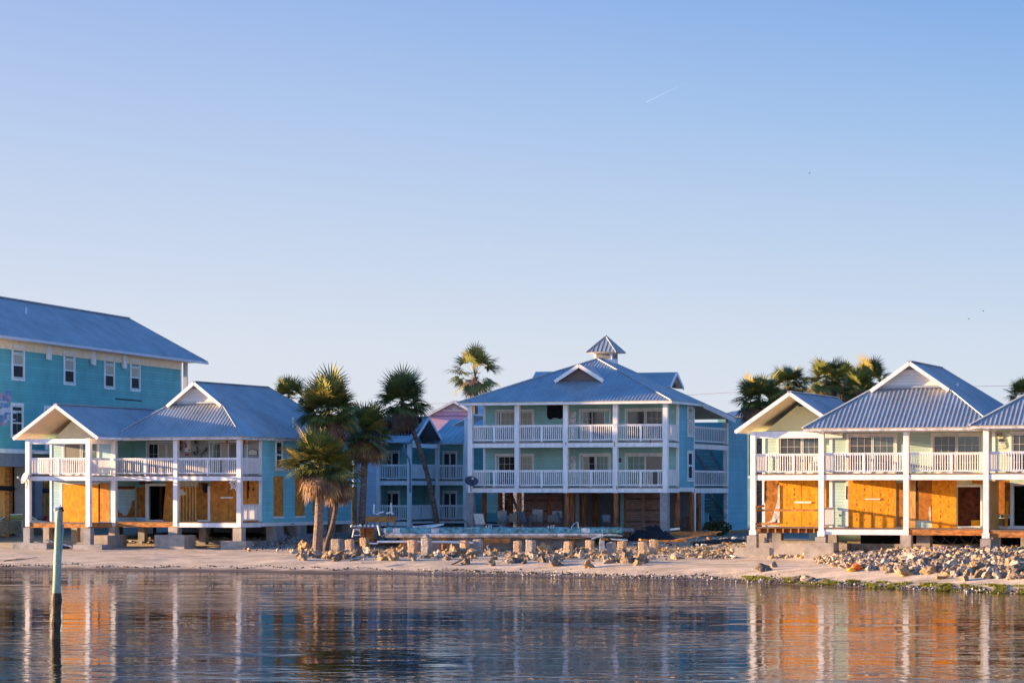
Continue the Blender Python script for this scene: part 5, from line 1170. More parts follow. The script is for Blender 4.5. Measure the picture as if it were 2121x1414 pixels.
def rock(px, py, w, h_, mat='rock', label=None, rot=None, grp='loose rocks along the shore'):
    """px, py = centre of its foot in the photo; w, h_ = size in photo pixels"""
    global nrock
    g = gnd(px, py); s = g.y/F
    o = bpy.data.objects.new('rock', rock_meshes[(nrock*3 % 7, mat)]); C.objects.link(o); rr = random.Random(nrock)
    hw, hz = w*s/2*1.12, h_*s/2*1.2
    o.location = g+Vector((0, hw*.3, hz*.48)); o.scale = (hw*rr.uniform(.9,1.25), hw*rr.uniform(.6,1.1), hz*rr.uniform(.9,1.2))
    o.rotation_euler = rot or (rr.uniform(-.25,.25), rr.uniform(-.3,.3), rr.uniform(0, 6.28) if abs(w/h_-1) < .6 else rr.choice((0, 3.14))+rr.uniform(-.3,.3))
    nrock += 1
    if not label:
        kind_ = {'rock': 'tan', 'dark_rock': 'dark', 'pale_rock': 'pale cream', 'orange_rock': 'ochre'}[mat]; sz = 'small' if w < 11 else 'middle sized' if w < 17 else 'larger'
        if px < 300: place = 'before the front piers of the turquoise house'
        elif px < 1400:
            j = min(range(16), key=lambda q: abs((PIL[q][0]+PIL[q][1])/2-px)); side_ = 'left' if px < (PIL[j][0]+PIL[j][1])/2 else 'right'
            place = 'just %s of the %s block pillar' % (side_, ordn[j])
        else:
            mk_ = [(1749, 'near the orange float'), (1820, 'right of the orange float'), (1876, 'around the big square boulder'), (1926, 'right of the big square boulder'), (1975, 'around the long tilted slab'), (2040, 'in the bank before the last pier'), (2098, 'at the right end of the bank')]
            place = min(mk_, key=lambda q: abs(q[0]-px))[1]+(', higher up the bank' if py < 1182 else ', low by the weed')
        lb = '%s %s rock %s' % (sz, kind_, place); gg = lb.replace(' rock ', ' rocks ')
    else: lb = label; gg = grp
    return tag(o, lb, 'rock', None if label else gg)
special = [
 (630, 1140, 26, 26, 'orange_rock', 'big rounded ochre boulder at the left end of the shore rocks'),
 (610, 1146, 18, 12, 'pale_rock', 'small pale rock left of the big rounded ochre boulder'),
 (691, 1157, 40, 20, 'orange_rock', 'jagged ochre rock slab before the first block pillars'),
 (680, 1138, 22, 12, 'pale_rock', 'pale rock leaning on the foot of the first block pillar'),
 (761, 1152, 24, 20, 'pale_rock', 'sunlit pale rock with a shaded foot right of the third block pillar'),
 (805, 1160, 46, 24, 'orange_rock', 'spiky branching ochre rock sprawled on the sand'),
 (885, 1156, 13, 11, 'orange_rock', 'small lone ochre rock between two block pillars'),
 (940, 1150, 22, 28, 'orange_rock', 'upright jagged ochre rock left of a pillar pair'),
 (965, 1170, 17, 18, 'dark_rock', 'smooth grey boulder standing alone on the sand'),
 (1077, 1156, 24, 16, 'pale_rock', 'rounded cream rock at the foot of a block pillar'),
 (1099, 1156, 22, 15, 'pale_rock', 'rounded cream rock just right of its twin'),
 (1131, 1150, 30, 26, 'orange_rock', 'pointed pale orange rock rising behind the shore rocks'),
 (1152, 1172, 36, 16, 'dark_rock', 'wide dark rock lying low on the sand'),
 (1218, 1176, 26, 22, 'orange_rock', 'square brown boulder nearest the water in the middle'),
 (1205, 1156, 18, 20, 'pale_rock', 'blueish pale rock left of a leaning block pillar'),
 (1271, 1142, 14, 10, 'pale_rock', 'bright cream rock on top of the rock heap'),
 (1263, 1166, 30, 24, 'rock', 'brown rock in the heap under the bright cream rock'),
 (1297, 1165, 34, 26, 'dark_rock', 'dark slab tilted left in the rock heap'),
 (1021, 1172, 18, 14, 'dark_rock', 'small black rock alone on the beach'),
 (1404, 1157, 30, 14, 'pale_rock', 'white rock at the foot of the rubble heap'),
 (1582, 1183, 30, 18, 'dark_rock', 'brown rock standing on the sand at the right'),
 (1602, 1174, 18, 13, 'rock', 'grey rock right behind the brown rock on the sand'),
 (1646, 1204, 24, 12, 'dark_rock', 'dark wet rock at the water line, left of a pair'),
 (1673, 1204, 30, 13, 'rock', 'long wet rock at the water line, right of a pair'),
 (1749, 1166, 26, 13, 'pale_rock', 'white flat rock left of the orange float'),
 (1889, 1165, 40, 24, 'pale_rock', 'big white chalky rock on top of a brown boulder'),
 (1876, 1193, 40, 24, 'orange_rock', 'big square brown boulder under the white chalky rock'),
 (1926, 1190, 34, 20, 'orange_rock', 'ochre boulder right of the big square brown one'),
 (1975, 1178, 44, 26, 'pale_rock', 'long pale slab tilted up to the right'),
 (1962, 1195, 22, 14, 'orange_rock', 'small ochre rock before the long pale slab'),
 (1996, 1203, 28, 18, 'rock', 'grey brown rock above the weed line'),
 (2040, 1192, 34, 16, 'orange_rock', 'flat ochre rock near the right edge'),
 (2098, 1190, 44, 26, 'dark_rock', 'large dark rock at the right edge of the photo'),
 (2075, 1176, 26, 14, 'pale_rock', 'pale rock behind the large dark one at the right edge'),
 (1843, 1186, 24, 14, 'rock', 'tan rock left of the big square brown boulder'),
 (1790, 1178, 30, 10, 'dark_rock', 'dark jagged rock right of the orange float'),
]
for s_ in special: rock(*s_)
rr = random.Random(5)
# unremarkable rocks of the long line on the beach and the right bank
for i in range(230):
    px = rr.uniform(618, 1350); base = 1150+6*math.sin(px*.03)+(6 if px > 950 else 0)
    if 840 < px < 900 and rr.random() < .6: continue
    if 660 < px < 900 and rr.random() < .35: continue
    py = rr.gauss(base, 4.5); w = rr.uniform(7, 24); rock(px, py, w, w*rr.uniform(.5, .95), rr.choice(('rock','rock','dark_rock','dark_rock','orange_rock','pale_rock','dark_rock','rock')))
for i in range(150):
    px = 1730+390*rr.random()**.75; t = (px-1730)/390; py = rr.uniform(1164+4*t, 1180+24*t); w = rr.uniform(12, 34)*(.7+.3*t); rock(px, py, w, w*rr.uniform(.45, .85), rr.choice(('rock','orange_rock','dark_rock','pale_rock','rock')))
for i in range(14):
    px = rr.uniform(40, 200); rock(px, rr.uniform(1131, 1137), rr.uniform(8, 20), rr.uniform(4, 8), rr.choice(('dark_rock','rock')))
def rubble(name, label, n, area, mats, s0, s1, seed, kind='stuff'):
    """area(rnd) -> photo pixel of a stone"""
    rnd = random.Random(seed); m = MB(); ico = []
    bm = bmesh.new(); bmesh.ops.create_icosphere(bm, subdivisions=1, radius=1); bv = [v.co.copy() for v in bm.verts]; bf = [[v.index for v in f.verts] for f in bm.faces]; bm.free()
    for k in range(8):
        ico.append([v*(1+.45*noise.noise(v*1.5+Vector((k*7, 0, 0)))) for v in bv])
    for i in range(n):
        px, py = area(rnd); g = gnd(px, py); s = s0+(s1*1.35-s0)*rnd.random()**2.6
        rot = Matrix.Rotation(rnd.uniform(0, 6.28), 3, Vector((rnd.uniform(-1,1), rnd.uniform(-1,1), rnd.uniform(-1,1))).normalized()); sc = Vector((rnd.uniform(.7,1.4), rnd.uniform(.7,1.2), rnd.uniform(.5,.9)))
        vs = [g+Vector((0, rnd.uniform(-.01,.01), s*.25))+rot@Vector((v.x*s*sc.x, v.y*s*sc.y, v.z*s*sc.z)) for v in ico[i % 8]]
        m.add(vs, bf, rnd.randrange(len(mats)))
    o = m.build(name, mats); tag(o, label, None, None, kind); return o
def a_right(r):
    px = 1725+400*r.random()+(150 if r.random() < .18 else 0); t = min(1, (px-1725)/400); return px, 1131+4*t+(r.random()**.9)*(44+18*t)
def a_rightgap(r): px = 1595+130*r.random(); return px, 1134+r.random()*(22+12*(px > 1690))
def a_mid(r):
    px = 1372+235*r.random(); return px, 1137+r.random()*20*(1-abs(px-1480)/200)+3*r.random()
def a_left(r): px = 470+180*r.random(); return px, 1117+r.random()*9
def a_leftb(r): px = 240+230*r.random(); return px, 1117+r.random()*8
def a_beach(r): px = 640+740*r.random(); return px, 1147+r.gauss(0, 6)
def a_shell(r):
    px = 860+760*r.random()**.8; Yw = 1010+F*CAMZ/WL(kx(px)*150); return px, 1010+F*CAMZ/WL(kx(px)*140)-1.5-abs(r.gauss(0, 4))
def a_weedshell(r): px = 1540+590*r.random(); return px, F*CAMZ/WL(kx(px)*128)+1010-1-abs(r.gauss(0, 5))
rubble('rubble_bank', 'bank of broken tan stones in front of the mint house', 6000, a_right, ['rock','pale_rock','orange_rock','rock','dark_rock'], .035, .17, 1)
rubble('rubble_heap', 'low heap of broken stones around the left piers of the mint house', 900, a_rightgap, ['rock','pale_rock','orange_rock','rock'], .05, .13, 2)
rubble('rubble_strip', 'strip of broken stones before the centre building', 1100, a_mid, ['rock','pale_rock','orange_rock','dark_rock'], .04, .12, 3)
rubble('grey_gravel', 'grey gravel and stones before the turquoise house', 900, a_left, ['grey_rubble','dark_rock','grey_block'], .05, .13, 4)
rubble('grey_gravel', 'grey stones under the front of the turquoise house', 700, a_leftb, ['grey_rubble','grey_block','dark_rock'], .05, .13, 6)
rubble('small_stones', 'small stones between the shore rocks', 900, a_beach, ['rock','dark_rock','orange_rock'], .03, .09, 7)
rubble('shell_line', 'line of shells and small stones along the water', 1500, a_shell, ['shell','dark_rock','piling_wet'], .015, .05, 8)
def a_wrack(r):
    px = -20+1500*r.random(); Yb = WL(kx(px)*148); ey = 1010+F*CAMZ/Yb; return px, ey-5-9*abs(noise.noise(Vector((px*.01, 0, 4))))-abs(r.gauss(0, 1.6))
def a_debris(r): px = 500+1100*r.random(); return px, 1112+r.random()*30
rubble('seaweed_scraps', 'scraps of dark seaweed strewn along the beach', 700, a_wrack, ['piling_wet','dark_bark','dark_rock'], .02, .06, 31)
rubble('debris_litter', 'litter of splinters and stones before the pool', 1300, a_debris, ['grey_wood','raw_timber','grey_rubble','dark_board','weathered_white','dark_rock'], .03, .11, 32)
rubble('oyster_shells', 'dark oyster shells along the right waterline', 1500, a_weedshell, ['shell','dark_rock','piling_wet','dark_rock'], .02, .06, 9)
def weeds():
    m = MB(); rnd = random.Random(11)
    def patchy(px, py): return noise.noise(Vector((px*.035, py*.12, 2)))
    n = 0
    while n < 5200:
        px = rnd.uniform(1535, 2125); ey = F*CAMZ/WL(kx(px)*128)+1010; py = ey-1-rnd.random()*(10+8*max(0, (px-1650)/470))
        if patchy(px, py) < rnd.uniform(-.05, .35): continue
        g = gnd(px, py)
        for j in range(4):
            a = rnd.uniform(0, 6.28); l = rnd.uniform(.04, .11); d = Vector((math.cos(a), math.sin(a), rnd.uniform(.3, 1.2)))*l; w = Vector((-math.sin(a), math.cos(a), 0))*.018
            b = g+Vector((rnd.uniform(-.08,.08), rnd.uniform(-.08,.08), 0)); m.add([b-w, b+w, b+d], [(0,1,2)], 0 if rnd.random() < .7 else 1)
        n += 1
    tag(m.build('shore_algae', ['algae','algae_dark']), 'yellow green algae growing along the right waterline', kind='stuff')
    m = MB()
    for (cx_, cy_, r_) in ((2010, 1131, 22), (1873, 1140, 8)):
        for i in range(500):
            g = gnd(cx_+rnd.gauss(0, r_*.5), cy_+rnd.gauss(0, 1.6)); a = rnd.uniform(0, 6.28); l = rnd.uniform(.08, .2); d = Vector((math.cos(a)*.6, math.sin(a)*.6, 1))*l; w = Vector((-math.sin(a), math.cos(a), 0))*.02
            m.add([g-w, g+w, g+d], [(0,1,2)], 0)
    tag(m.build('low_weeds', ['algae']), 'tufts of yellow weed on the rubble bank', kind='stuff')
weeds()

# ================================================================== block pillars of the washed-out deck
for i, (x0, x1, x2, yt, yb, mt, ex) in enumerate(PIL):
    g = gnd((x0+x1)/2, yb); s = g.y/F; w = (x1-x0)*s*1.06; H = (yb-yt)*s
    e = empty('block_pillar', g, R(-24+random.uniform(-5, 5)), '%s of sixteen short %s pillars in the row on the beach, counted from the left' % (ordn[i], 'grey block' if mt == 'grey_block' else 'tan block'), 'pillar', 'short block pillars along the beach')
    e.rotation_euler.y = random.uniform(-.035, .035); e.rotation_euler.x = random.uniform(-.03, .03)
    m = MB(); hh = H+.5; k = 3; hb = H/2.4
    z = -.5
    while z < H-.05:
        z1 = min(H, z+hb) if z >= 0 else 0.0
        j = random.uniform(-.008, .008); rough_box(m, -w/2+j, w/2+j, 0, w, z+.004, z1, i*7+z, .045)
        z = z1
    m.box(-w/2+.02, w/2-.02, .02, w-.02, -.4, H-.02)
    if ex: m.prism([(-w/2, .0, H), (w/2, .0, H), (w*.05, .0, H+.2)], (0, w, 0))
    o = m.build('stacked_blocks', mt, e)
    if not ex:
        m = MB(); nn_ = 5
        for q in range(nn_): blob(m, (random.uniform(-w*.35, w*.35), random.uniform(.05, w-.05), H-.01), random.uniform(.05, .1), q+i*3, 1, sz=.5)
        m.build('mortar_crumbs', mt, e)

# ================================================================== pool shell left hanging over the beach
def pool():
    Y = 163.0; zt = at(1000, 1093.5, Y).z
    e = empty('swimming_pool', (kx(1030)*Y, Y, 0), R(-1.5), 'long blue tiled swimming pool shell left raised above the washed out beach', 'pool')
    xl, xr = kx(792)*Y-kx(1030)*Y, kx(1290)*Y-kx(1030)*Y; D = 6.0; zt1 = zt-.27
    m = MB()     # coping and tile band: outer ring
    def ring(o, zlo, zhi, ins):
        m_ = []
        r_ = 1.2; pts = []
        for cx_, cy_, a0 in ((xr-r_*1.6, r_*.55, -90), (xr-r_, D-r_, 0), (xl+r_*.5, D-r_*.5, 90), (xl+.25, .25, 180)):
            rx = {-90: r_*1.6, 0: r_, 90: r_*.5, 180: .25}[a0]; ry = {-90: r_*.55, 0: r_, 90: r_*.5, 180: .25}[a0]
            for j in range(7): a = R(a0+15*j); pts.append((cx_+(rx-ins)*math.cos(a), cy_+(ry-ins*(1 if ins < .2 else 1))*math.sin(a)))
        n = len(pts); o.add([(x, y, zlo) for x, y in pts]+[(x, y, zhi) for x, y in pts], [[i, (i+1) % n, n+(i+1) % n, n+i] for i in range(n)]); return pts
    po = ring(m, zt1, zt, .0); pi = ring(m, zt-.50, zt, .30); n = len(po); q = len(m.v)
    m.add([(x, y, zt) for x, y in po]+[(x, y, zt) for x, y in pi], [[i, (i+1) % n, n+(i+1) % n, n+i] for i in range(n)])
    m.add([(x, y, zt-.50) for x, y in pi], [list(range(n))]); m.build('tiled_rim', 'tile', e)
    m = MB()
    for x0, x1 in ((795, 799), (813.5, 828), (893, 909), (1204, 1222), (1246, 1248)):
        a, b = (kx(x0)-kx(1030))*Y, (kx(x1)-kx(1030))*Y; m.box(a, b, -.012, .05, zt1+.01, zt+.006)
    m.build('bare_grout_patch', 'weathered_white', e)
    m = MB()
    for x0, x1 in ((962, 992), (1060, 1100), (1105, 1128), (1158, 1176), (868, 888)): a, b = (kx(x0)-kx(1030))*Y, (kx(x1)-kx(1030))*Y; m.box(a, b, .02, .28, zt+.003, zt+.012)
    m.build('coping_fragment', 'weathered_white', e)
    for px in (1013, 1142):
        cu = bpy.data.curves.new('depth_marking', 'FONT'); cu.body = '4 FT'; cu.size = .24; cu.extrude = .003; o = bpy.data.objects.new('depth_marking', cu); C.objects.link(o)
        me = bpy.data.meshes.new_from_object(o); bpy.data.objects.remove(o); me.materials.append(M['white_paint']); o = bpy.data.objects.new('depth_marking', me); C.objects.link(o); o.parent = e
        o.location = ((kx(px)-kx(1030))*Y-.25, D-.38, zt-.16); o.rotation_euler = (R(90), 0, 0); o.location.z = zt+.005; o.location.y = .3-.0
    # rough concrete lip below
    m = MB(); ns = 60; lipz0 = zt1-.26; rows = []
    for i in range(ns+1):
        x = xl+.15+(xr-xl-1.3)*i/ns; w = .05*noise.noise(Vector((x*1.7, 0, 1)))+.03*noise.noise(Vector((x*6, 0, 1))); tp = .0 if i < ns*.72 else (i/ns-.72)*.5
        rows.append([(x, .28, zt1-.01), (x, -.20+w+tp, zt1-.03), (x, -.24+w+tp, zt1-.12), (x, -.06+w+tp, lipz0+w), (x, .5, lipz0-.04)])
    for j in range(5): 
        pass
    vs = [p for r_ in rows for p in r_]; fs = [(i*5+j, i*5+j+1, (i+1)*5+j+1, (i+1)*5+j) for i in range(ns) for j in range(4)]; m.add(vs, fs); m.build('rough_concrete_lip', 'pool_concrete', e)
    m = MB(); m.box(xl+1.0, xr-1.6, .9, 1.0, .6, lipz0); m.box(xl+1.0, xr-1.6, 1.01, D-.5, lipz0-.1, zt-1.21) if False else None; m.build('shell_underside', 'grey_concrete', e)
    for px, r_ in ((834, .11), (918, .12), (1186, .10)):
        x = (kx(px)-kx(1030))*Y; m = MB(); m.tube([(x, .25, .3), (x+.02, .25, lipz0)], [r_, r_*.95], 9); m.build('support_pile', 'raw_timber', e)
    m = MB(); x0, x1 = (kx(1003)-kx(1030))*Y, (kx(1057)-kx(1030))*Y; z = at(1030, 1119, Y).z; m.box(x0, x1, -.3, -.25, z-.14, z+.14); m.build('form_board', 'raw_timber', e)
    m = MB(); m.beam(((kx(1056)-kx(1030))*Y, -.2, lipz0-.03), ((kx(1212)-kx(1030))*Y, -.2, lipz0-.03), .06, .05); m.build('form_strip', 'raw_timber', e)
    return zt
PZ = pool()
# deck surface behind the pool that carries the furniture
m = MB(); c0 = flat(1035, 169.2); m.box(kx(735)*170, kx(1310)*171, 169.2, 173.2, PZ-.30, PZ-.12); o = m.build('pool_deck', 'grey_concrete'); tag(o, 'grey concrete pool deck behind the blue tiled pool', kind='structure')
ZD = PZ-.12
def handrail():
    e = empty('pool_handrail', (kx(1190)*168.4, 168.4, ZD), 0, 'bent steel handrail at the far edge of the pool', 'handrail')
    for dy in (0, .5):
        m = MB(); m.tube([(-.2, dy, -.3), (-.18, dy, .1), (-.02, dy, .3), (.16, dy, .42), (.2, dy, .38), (.26, dy, -.3)], .03, 8); m.build('rail', 'steel', e)
handrail()
def chair(px, lean, mat, label, rz, Y=170.0, s=1.0):
    e = empty('patio_chair', (kx(px)*Y, Y, ZD), rz, label, 'chair', 'patio chairs behind the pool')
    w = .28*s; fr = MB()
    for x in (-w, w):
        fr.tube([(x, -.22, 0), (x, -.26, .42), (x, -.2, .62), (x, .2, .64), (x, .26, .45)], .02, 6); fr.tube([(x, .28, 0), (x, .22, .42), (x*1.0, .22+lean, .98*s)], .02, 6)
        fr.tube([(x, -.24, .40), (x, .22, .38)], .018, 6)
    fr.tube([(-w, .22+lean, .98*s), (w, .22+lean, .98*s)], .02, 6); fr.build('frame', 'chair_frame', e)
    b = MB(); b.add([(-w+.02, .21, .40), (w-.02, .21, .40), (w-.02, .215+lean, .96*s), (-w+.02, .215+lean, .96*s), (-w+.02, .23, .40), (w-.02, .23, .40), (w-.02, .235+lean, .96*s), (-w+.02, .235+lean, .96*s)], [(0,1,2,3), (7,6,5,4), (0,4,5,1), (1,5,6,2), (2,6,7,3), (3,7,4,0)]); b.build('backrest', mat, e)
    b = MB(); b.box(-w+.02, w-.02, -.24, .20, .385, .40); b.build('seat', mat, e)
for i, (px, ln, mt, rz, s, lb) in enumerate([
    (1041, .10, 'sling', .15, 1.12, 'tan sling patio chair at the left end of the chair row behind the pool'),
    (1061, .16, 'sling', 3.3, .95, 'tan sling patio chair second from the left behind the pool'),
    (1080, .16, 'sling', 2.95, 1.05, 'tan sling patio chair third from the left, before the slatted wall'),
    (1092, .20, 'sling_grey', 2.2, 1.0, 'grey patio chair turned sideways in the middle of the row'),
    (1101, .14, 'sling_grey', 3.4, .85, 'low grey patio chair before the tallest one'),
    (1114, .10, 'sling', .05, 1.2, 'tallest pale patio chair in the row behind the pool'),
    (1142, .12, 'sling_grey', 3.14, .85, 'low grey patio chair left of the last tan one'),
    (1155, .14, 'sling', .1, 1.1, 'tan patio chair at the right end of the row'),
    (1167, .18, 'sling_grey', 1.9, 1.0, 'grey patio chair seen edge on beside the timber pile')]):
    chair(px, ln, mt, lb, rz, 169.9+.35*(i % 3), s)
chair(1256, .35, 'sling_grey', 'lone grey patio chair right of the pool handrail', 0, 171.5, .85)
def lounger(px, mat, label, tilt, rz=0, Y=170):
    e = empty('sun_lounger', (kx(px)*Y, Y, ZD), rz, label, 'lounger', 'loungers dumped left of the chairs')
    m = MB(); m.box(-.6, .6, -.3, .3, .22, .27); m.build('seat', mat, e)
    m = MB(); m.beam((.55, 0, .24), (.55+.65*math.cos(tilt)*-1, 0, .24+.75*math.sin(tilt)), .6, .04, up=(0,1,0)) if False else m.add([(-.55,-.3,.25),(-.55,.3,.25),(-.95,.3,.25+.7*math.sin(tilt)),(-.95,-.3,.25+.7*math.sin(tilt)),(-.58,-.3,.28),(-.58,.3,.28),(-.98,.3,.28+.7*math.sin(tilt)),(-.98,-.3,.28+.7*math.sin(tilt))], [(0,1,2,3),(7,6,5,4),(0,4,5,1),(1,5,6,2),(2,6,7,3),(3,7,4,0)]); m.build('backrest', mat, e)
    for x in (-.5, .5):
        m = MB(); m.box(x-.03, x+.03, -.28, .28, 0, .22); m.build('leg', mat, e)
lounger(1000, 'pvc', 'white slatted sun lounger beside the block column', 1.1, 1.3, 170.6)
lounger(989, 'sling_grey', 'grey blue sun lounger lying before the white one', .5, .2, 169.6)
lounger(1026, 'gutter_grey', 'dark blue grey lounger heaped right of the white one', .8, 2.6, 170.2)
# ---- things left of the pool
def wooden_platform():
    Y = 173; p = flat(790, Y); p.z = ZD-.4; e = empty('wooden_platform', p, 0, 'brown wooden platform table with pipes lying on it, left of the pool', 'platform')
    x0, x1 = kx(758)*Y-p.x, kx(821)*Y-p.x; zt = at(790, 1069, Y).z-p.z
    m = MB(); m.box(x0, x1, -.7, .7, zt-.05, zt); m.box(x0, x1, -.74, -.70, zt-.34, zt-.04); m.build('top', 'raw_timber', e)
    for x in (x0+.1, x0+.9, x1-.5, x1-.05):
        m = MB(); m.box(x-.05, x+.05, -.68, -.58, -.2, zt-.06); m.build('leg', 'grey_wood', e)
    return p.z+zt, Y
wz, wy = wooden_platform()
def pipe(pts, r_, label, mat='pvc', name='plastic_pipe', cat='pipe', grp=None):
    o0 = Vector(pts[0]); m = MB(); m.tube([Vector(p)-o0 for p in pts], r_, 8); o = m.build(name, mat); o.location = o0; tag(o, label, cat, grp); return o
pipe([at(775, 1044, wy), at(774, 1063, wy), at(783, 1064.5, wy), at(788, 1060.5, wy), at(795, 1060, wy)], .055, 'bent white pipe with an upright end on the wooden platform')
pipe([at(800, 1063, wy), at(808, 1061, wy), at(815, 1064, wy)], .06, 'short white pipe piece at the right of the wooden platform')
pipe([at(810, 1041, wy), at(810.5, 1062, wy)], .05, 'upright white pipe standing on the right of the wooden platform')
pipe([at(781, 1121.5, 161), at(850, 1121, 161), at(935, 1122, 161), at(998, 1124, 161)], .06, 'long white pipe lying level below the pool')
pipe([at(765, 1124.5, 160), at(782, 1125, 160)], .04, 'thin white pipe end left of the long level pipe')
pipe([at(782, 1087, 166), at(787, 1108, 166)], .045, 'upright white pipe at the left corner of the pool')
pipe([at(730, 1112, 165), at(733, 1096, 165), at(745, 1096, 165), at(746, 1108, 165), at(733, 1108, 165)], .04, 'square loop of white pipe left of the pool')
def low_bench():
    Y = 168; p = at(757, 1091, Y); e = empty('workbench', (p.x, Y, 1.2), 0, 'low dark workbench loaded with white odds and ends, left of the pool', 'bench')
    zt = p.z-1.2; w = 30*Y/F
    m = MB(); m.box(-w, w, -.4, .4, zt-.06, zt); m.build('top', 'deck_wood', e)
    for x in (-w+.1, 0, w-.1):
        m = MB(); m.box(x-.05, x+.05, -.35, -.25, -.3, zt-.07); m.build('leg', 'dark_board', e)
    m = MB(); m.box(-w*.4, w*.6, .1, .15, .05, zt-.08); m.build('back_panel', 'raw_timber', e)
    for i in range(9):
        m = MB(); x = random.uniform(-w, w*.6); blob(m, (0,0,.06), .08, i, 1, sx=random.uniform(.6,1.6), sz=random.uniform(.6,1.5)); o = m.build('white_scrap', 'pvc'); o.location = (p.x+x, Y-.1, p.z); tag(o, 'small white plastic scrap lying on the low dark workbench', 'scrap', 'white scraps on the workbench')
low_bench()
m = MB(); o0 = gnd(733, 1121); m.tube([Vector((0,0,0)), Vector((-.25,0,1.05))], .02, 6); o = m.build('thin_pole', 'grey_wood'); o.location = o0; tag(o, 'thin pole leaning by the corner of the turquoise house', 'pole')
m = MB()
for i in range(4): blob(m, (i*.14, 0, .08+.05*(i % 2)), .11, i, 1)
o = m.build('yellow_scrap', 'yellow_float'); o.location = gnd(738, 1124); tag(o, 'crumpled yellow scrap between two block pillars', 'scrap')
m = MB(); m.box(-.35, .35, -.2, .2, 0, .32); m.box(-.36, .36, -.21, .21, .32, .36); o = m.build('wooden_crate', 'block'); o.location = at(882, 1093, 175); o.location.z = ZD-.35; tag(o, 'pale box lit by the sun under the shaded back house', 'box')
# grey foam slabs / clutter on deck
m = MB(); m.prism([(-.9,0,0), (.3,-.1,0), (1.0,0,.16), (.9,.5,.14), (-.6,.5,0)], (0,0,.10)); o = m.build('foam_slab', 'weathered_white'); o.location = at(885, 1092, 168); tag(o, 'thin pale slab lying behind the left part of the pool', 'slab')
# ---- leaning stair / pallet
def leaning_stairs():
    g = gnd(601, 1117); e = empty('wooden_steps', g, R(-14), 'loose wooden steps leaning on the skirt of the turquoise house', 'steps'); s = g.y/F
    for x in (-.75, -.2):
        m = MB(); m.beam((x+.75, -.6, -.05), (x-.15, .2, 1.12), .06, .24, up=(1,0,0)); m.build('stringer', 'deck_wood', e)
    for i in range(6):
        t = i/5; m = MB(); c = Vector((.0-.65*t+.35, -.6+.7*t, .10+.85*t)); m.box(c.x-.35, c.x+.45, c.y-.04, c.y+.28, c.z-.025, c.z+.02); m.build('tread', 'grey_wood', e)
    m = MB(); m.box(-1.15, -.35, .15, .35, 1.08, 1.13); m.build('tread', 'deck_wood', e)
leaning_stairs()
# ---- tarps, planks and debris right of the pool
def tarp(name, label, c, w, d, hmax, seed, mat='tarp'):
    m = MB(); nx, ny = 26, 12; rnd = random.Random(seed)
    vs = []
    for j in range(ny+1):
        for i in range(nx+1):
            u, v = i/nx*2-1, j/ny*2-1; env = max(0, 1-abs(u)**2.2)*max(0, 1-abs(v)**2.2)
            z = hmax*env*(.55+.9*abs(noise.noise(Vector((u*2+seed, v*1.5, seed)))))+.06*noise.noise(Vector((u*7, v*6, seed)))
            x = u*w/2*(1+.08*noise.noise(Vector((v*2, seed, 0)))); y = v*d/2
            gz_ = hgt(c.x+x, c.y+y)-c.z; vs.append((x, y, gz_+.04+max(0, z)))
    m.add(vs, [(j*(nx+1)+i, j*(nx+1)+i+1, (j+1)*(nx+1)+i+1, (j+1)*(nx+1)+i) for j in range(ny) for i in range(nx)])
    o = m.build(name, mat, smooth=False); o.location = c; tag(o, label, 'tarp')
tarp('dark_tarp', 'crumpled dark blue tarp heaped before the timber skirt of the centre building', Vector((kx(1348)*166, 166, hgt(kx(1348)*166, 166))), 2.9, 2.0, .95, 2)
tarp('black_sheet', 'flat black sheet spread on the sand left of the mint house', Vector((kx(1490)*161, 161, hgt(kx(1490)*161, 161))), 3.1, 2.6, .16, 5)
def plank(p, q, w, h_, label, mat='raw_timber', cat='plank', name='wooden_plank', bend=0):
    o0 = Vector(p); m = MB(); n = 6; pts = [Vector(p).lerp(Vector(q), i/n)+Vector((0,0,bend*math.sin(math.pi*i/n)))-o0 for i in range(n+1)]
    for a, b in zip(pts, pts[1:]): m.beam(a, b+(b-a)*.01, w, h_)
    o = m.build(name, mat); o.location = o0; return tag(o, label, cat)
plank(at(1325, 1117, 157), at(1420, 1119, 158.5), .22, .10, 'long orange brown plank resting on the last two block pillars', bend=-.04)
plank(at(1400, 1118, 158.6), at(1492, 1100, 163), .2, .07, 'second long plank rising right from the end of the first', bend=.0)
plank(at(1386, 1105, 169.2), at(1482, 1103.5, 167.5), .3, .26, 'thick squared timber lying at the foot of the grey block column')
plank(at(1388, 1096, 170), at(1408, 1094, 170), .2, .12, 'short white board lying right of the grey block column', 'white_paint')
plank(at(1225, 1115.5, 161), at(1289, 1109.5, 161), .14, .07, 'curved grey strip lying over the right end of the pool', 'weathered_white', bend=.16)
plank(at(1266, 1116, 160.5), at(1300, 1118, 160.5), .14, .07, 'short grey strip below the curved one', 'weathered_white')
plank(at(148, 1131, 168), at(96, 1118, 168), .25, .08, 'broken pale board lying between the front piers of the turquoise house', 'weathered_white')
plank(at(790, 1110, 158), at(812, 1102, 160), .06, .05, 'thin grey lath leaning at the left end of the pool', 'grey_wood')
plank(at(723, 1161, 150), at(748, 1156, 150.5), .14, .06, 'piece of driftwood on the sand below the third block pillar', 'dark_bark', 'driftwood', 'driftwood')
plank(at(1512, 1149.5, 150), at(1536, 1155, 149), .1, .05, 'white lath lying on the rubble strip', 'weathered_white')
plank(at(1947, 1208, 130), at(1980, 1201.5, 131), .14, .05, 'white board lying just above the weed at the right waterline', 'white_paint')
plank(at(935, 1169, 149), at(958, 1158, 150), .1, .06, 'dark driftwood stick beside the smooth grey boulder', 'dark_bark', 'driftwood', 'driftwood')
